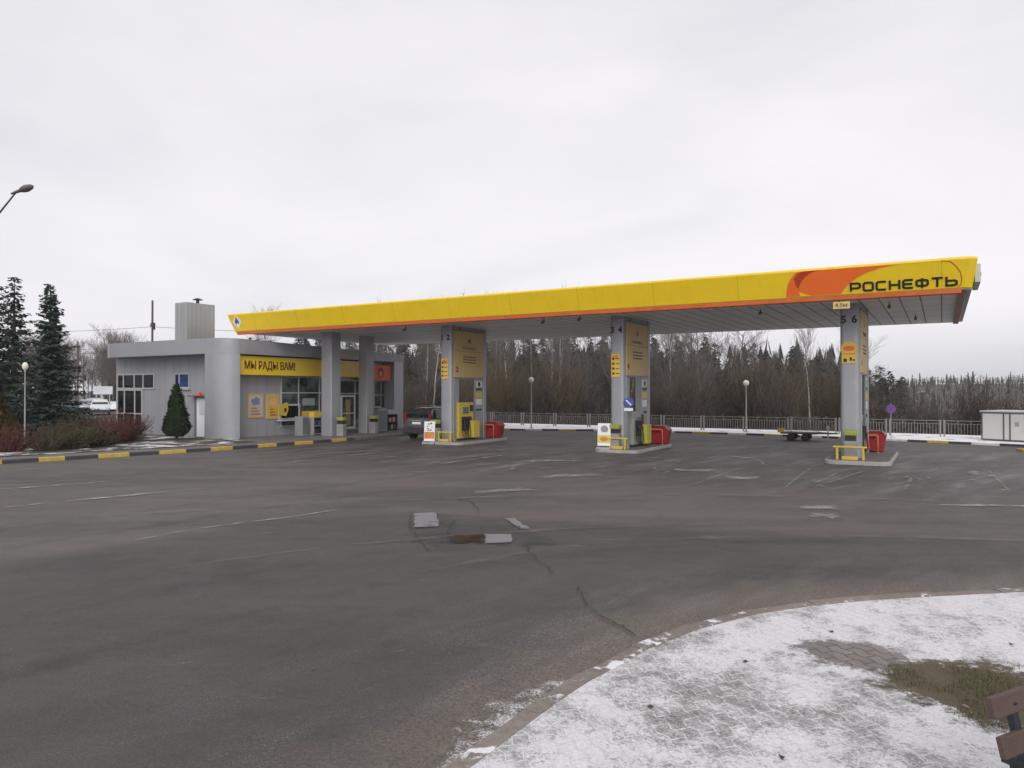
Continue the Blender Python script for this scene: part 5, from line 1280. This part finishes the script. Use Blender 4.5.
kinds = {
 'birch_tree': ([proto_tree('birch_tree', 'birch', BIRCH, TWIGG, H=10.5, r=random.Random(20+k), spread=.38, depth=3, trunk_r=.10, tw=.013, first=.3, nb=(5, 7)) for k in range(3)], 'birch'),
 'bare_tree': ([proto_tree('bare_tree', 'tree', BARKB, TWIG, H=9.0, r=random.Random(30+k), spread=.5, depth=3, trunk_r=.12, tw=.014, first=.2, nb=(5, 7)) for k in range(3)], 'tree'),
 'pale_tree': ([proto_tree('pale_tree', 'tree', TWIGG, TWIGG, H=9.5, r=random.Random(40+k), spread=.55, depth=3, trunk_r=.13, tw=.016, first=.3, nb=(5, 7)) for k in range(2)], 'tree'),
 'brown_thicket': ([thicket('brown_thicket', 'thicket', 5.6, 3.6, 60, 50+k, TWIG) for k in range(3)], 'thicket'),
 'ochre_willow': ([thicket('ochre_willow', 'willow', 6.2, 4.2, 60, 60+k, TWIGO) for k in range(2)], 'willow'),
 'fir_tree': ([make_conifer('fir_tree', None, 'fir', 14, 5.4, 26, 12, 70+k, CON, tuft=.9, dens=5.5, skirt=.10, gappy=.05, top=.8) for k in range(4)], 'fir')}
used = {}
GROUPS = {'birch_tree': 'birches beyond the fence', 'bare_tree': 'bare trees beyond the fence', 'pale_tree': 'pale bare trees beyond the fence', 'brown_thicket': 'brown thickets beyond the fence', 'ochre_willow': 'ochre willows beyond the fence', 'fir_tree': 'dark firs of the wood beyond the fence'}
SAME = {'birch_tree': 'slim white trunked bare birch in the wood beyond the fence', 'bare_tree': 'bare brown tree in the wood beyond the fence', 'pale_tree': 'pale grey bare tree with spreading branches beyond the fence', 'brown_thicket': 'brown leafless many stemmed thicket beyond the fence', 'ochre_willow': 'ochre leafless willow thicket beyond the fence', 'fir_tree': 'dark fir standing in the wood behind the bare trees'}
def plant(kind, x, y, s=1., sz=None, z=None):
    ps, cat = kinds[kind]; k = used.get(kind, 0); used[kind] = k+1; p = ps[k % len(ps)]
    o = p if k < len(ps) else copy_tree(p)
    o.location = (x, y, terr(x, y) if z is None else z); o.rotation_euler = (0, 0, rnd.random()*6.28); o.scale = (s, s, (sz or s))
    tag(o, SAME[kind], cat, GROUPS[kind]); return o
# dark firs: rows deep behind, taller to the left
for row, (y0, n, hmul) in enumerate(((92, 34, .78), (108, 40, .95), (126, 40, 1.08))):
    for k in range(n):
        x = -112+(107)*(k+rnd.random()*.8)/n + (8 if row == 0 else 0)
        if row == 0 and x > -16: x = -112+rnd.random()*80
        if row == 2 and rnd.random() < .5: x = -60+rnd.random()*48
        y = y0+rnd.uniform(-7, 7)
        hh = (8.6+4.4*min(1, max(0, (-x-8)/42)))*hmul*rnd.uniform(.84, 1.12)+1.6
        plant('fir_tree', x, y, rnd.uniform(.75, 1.0), hh/14)
for k in range(16): plant('fir_tree', rnd.uniform(-12, -4), rnd.uniform(96, 125), .6, rnd.uniform(.50, .62))
# birches, pale and bare trees in front of them
for x, y, s in [(-30.0, 58, .95), (-27.6, 55, .9), (-31.5, 62, 1.05), (-34, 58, 1.), (-37, 60, 1.), (-40, 63, 1.05), (-43, 58, 1.), (-46, 61, 1.), (-24.5, 60, .95), (-22, 56, .85), (-19.5, 60, .95), (-49, 64, 1.), (-52, 60, .95), (-36, 66, 1.1), (-26, 66, 1.), (-8.4, 58, .70), (-4.8, 57, .62), (-55, 66, 1.), (-41.5, 68, 1.1)]: plant('birch_tree', x, y, s)
for x, y, s in [(-16.5, 57, .9), (-18.5, 62, 1.), (-14, 61, .95), (-20.8, 64, 1.), (-29, 64, 1.), (-33, 68, 1.), (-47, 68, 1.), (-7, 66, .8), (-4.6, 113, .62)]: plant('pale_tree', x, y, s)
for k in range(62):
    x = rnd.uniform(-62, 30); y = rnd.uniform(62, 92); plant('bare_tree', x, y, rnd.uniform(.75, 1.0)*(1.05 if x < -14 else (.80 if x < -3 else .55)))
# thickets close behind the fence
for k in range(72):
    x = -52+86*(k+rnd.random())/72; y = rnd.uniform(50, 66)
    plant('brown_thicket', x, y, rnd.uniform(.8, 1.15)*(1.12 if -30 < x < -8 else 1), rnd.uniform(.8, 1.12)*(1. if x < -4 else .62))
for k in range(46):
    plant('brown_thicket', rnd.uniform(-8, 62), rnd.uniform(68, 112), rnd.uniform(.75, 1.05), rnd.uniform(.55, .78))
for x, y in [(-11.5, 55), (-10.2, 57.5), (-13, 56.5), (-31, 52), (-28.5, 53), (-33, 54), (-26, 52.5), (-9, 60), (-36, 54), (-6.5, 60)]: plant('ochre_willow', x, y, rnd.uniform(.9, 1.1))
# pale stems among the right-hand scrub
for x, y in [(6.5, 62), (8.5, 66), (10, 58), (12.5, 63), (15, 60)]: plant('pale_tree', x, y, .42)
# trees left, beyond the parked cars
GROUPS2 = 'bare trees at the far left field'
for k in range(60):
    x = -136-rnd.random()*60; y = .575*-x*rnd.uniform(.86, 1.12)
    o = plant('bare_tree', x, y, rnd.uniform(1.0, 1.5)); o['group'] = GROUPS2; o['label'] = 'bare tree at the far left field beyond the parked vans'
for k in range(9):
    x = -150-rnd.random()*22; y = .60*-x+rnd.uniform(-3, 12); o = plant('fir_tree', x, y, .8, rnd.uniform(.55, .72)); o['group'] = 'dark firs at the far left field'; o['label'] = 'dark fir at the far left field left of the shop'
for x, y, s in [(-62, 62, 1.0), (-58, 66, 1.1), (-66, 58, 1.0), (-54, 58, .95)]:
    o = plant('birch_tree', x, y, s); o['label'] = 'bare birch whose top shows over the shop roof'; o['group'] = 'birches behind the shop roof'

# far wooded hill: one mass
def wood(name, n, xr, yr, label, seed, hc=(5, 8.5), fir=.35):
    r = random.Random(seed); m = MB()
    for _ in range(n):
        x, y = r.uniform(*xr), r.uniform(*yr); z = terr(x, y)-.2; isf = r.random() < fir*(1.6 if y > yr[0]+(yr[1]-yr[0])*.75 else .5); h = r.uniform(*hc)*(1.0 if isf else .85)*(.85+.45*noise.noise(Vector((x*.035, y*.035, seed))))
        if isf:
            m.cur = 0
            for k in range(5):
                zz = z+h*(.15+.17*k); w_ = h*.17*(1-.17*k)
                for q in range(5):
                    a = q*1.257+r.random(); m.add([(x, y, zz+h*.22), (x+w_*math.cos(a), y+w_*math.sin(a), zz-r.uniform(0, .3)), (x+w_*.8*math.cos(a+.8), y+w_*.8*math.sin(a+.8), zz+.2)], [(0, 1, 2)])
        else:
            m.cur = 1; m.tube([(x, y, z), (x, y, z+h*.8)], [.10, .04], 3, False)
            for q in range(34):
                a = r.random()*6.28; t = r.uniform(.2, .8); l = h*.22*r.uniform(.5, 1); p = Vector((x, y, z+h*t)); d = Vector((math.cos(a)*1.1, math.sin(a)*1.1, r.uniform(.5, 1.1))).normalized()*l; sd = Vector((-math.sin(a), math.cos(a), 0))*.038
                m.add([p-sd, p+sd, p+d+sd*.6, p+d-sd*.6], [(0, 1, 2, 3)])
        m.cur = 0
    o = m.build(name, [CON, TWIG], None, fix=False); return tag(o, label, 'forest', None, 'stuff')
wood('forest', 7500, (-70, 330), (135, 350), 'far wooded hill of bare brown trees with a fir fringe', 11, (2.8, 5.2), .13)
wood('fir_wood', 1500, (-185, -14), (136, 176), 'dark mass of firs closing the wood behind the nearer firs', 15, (11, 15.5), .75)
wood('scrub', 900, (-50, 90), (66, 110), 'brown leafless undergrowth between the trees beyond the fence', 12, (2.5, 4.5), .03)
wood('undergrowth', 700, (-50, 60), (47, 60), 'low frosted scrub growing right behind the metal fence', 13, (1.2, 2.4), .0)
# pink-roofed house, far right edge
hs = thing('red_roof_house', 'small house with snowy red roof among trees at the right edge', 'house', (36, 78, terr(36, 78)), R(-35))
MB().box(-4, 4, -3, 3, 0, 3.0).build('wall', paint('house_wall', (.3, .27, .25), .8), hs)
MB().prism([(-3.5, 2.8), (3.5, 2.8), (0, 5.0)], lambda u, v, o: (-4.4+o, u, v), 8.8).build('roof', snowy_ground('snowy_red_roof', (.28, .08, .07), (.22, .07, .06), .5, .75, .7), hs)
MB().box(-1, .2, -3.03, -2.99, 1, 2.1).build('window', GLASS, hs)
# turf patch with real blades
r = random.Random(9); m = MB()
for _ in range(15000):
    a = r.random()*6.283; q = r.random()**.6; x = .8+1.25*q*math.cos(a); y = 6.95+.82*q*math.sin(a)
    if noise.noise(Vector((x*2.2, y*2.2, 1)))+.55-q*.75+r.uniform(-.15, .15) < 0: continue
    h = r.uniform(.015, .045); b = r.random()*6.28; lx, ly = math.cos(b)*h*r.uniform(.2, 1.2), math.sin(b)*h*r.uniform(.2, 1.2); w_ = .0022
    m.add([(x-w_*math.sin(b), y+w_*math.cos(b), .074), (x+w_*math.sin(b), y-w_*math.cos(b), .074), (x+lx, y+ly, .074+h)], [(0, 1, 2)])
tag(m.build('grass', leafmat('grass_blade', (.05, .058, .020), (.15, .13, .06)), None, fix=False), 'thin green and straw coloured turf showing through the snow', 'grass', None, 'stuff')
# dead leaves lying on the snow
r = random.Random(4)
for k, (x, y) in enumerate([(-.95, 7.85), (.55, 8.3), (-1.5, 6.6), (-.9, 5.0), (.1, 5.3), (-1.9, 5.3)]):
    a = r.random()*6.28; s2 = .022; m = MB(); m.add([(x+s2*math.cos(a+q)*(1.5 if i % 2 == 0 else .7), y+s2*math.sin(a+q)*(1.5 if i % 2 == 0 else .7), .082+.008*(i % 3)) for i, q in enumerate([0, .9, 1.8, 2.9, 4, 5.2])], [(0, 1, 2, 3, 4, 5)])
    tag(m.build('dead_leaf', paint('leaf_brown', (.06, .035, .02), .8)), 'tiny dark dead leaf lying on the snowy paving', 'leaf', 'dead leaves on the snowy paving')

# the damp winter air
hm = bpy.data.materials.new('haze'); hm.use_nodes = True; nt = hm.node_tree; nt.nodes.clear()
pv = N(nt, 'ShaderNodeVolumePrincipled'); pv.inputs['Color'].default_value = (.86, .87, .90, 1); pv.inputs['Density'].default_value = .0005
out = N(nt, 'ShaderNodeOutputMaterial'); nt.links.new(pv.outputs[0], out.inputs['Volume'])
hz = MB().box(-905, 905, -305, 1205, -6, 26).build('haze', hm); tag(hz, 'thin pale winter haze softening the far woods', 'haze', None, 'stuff')
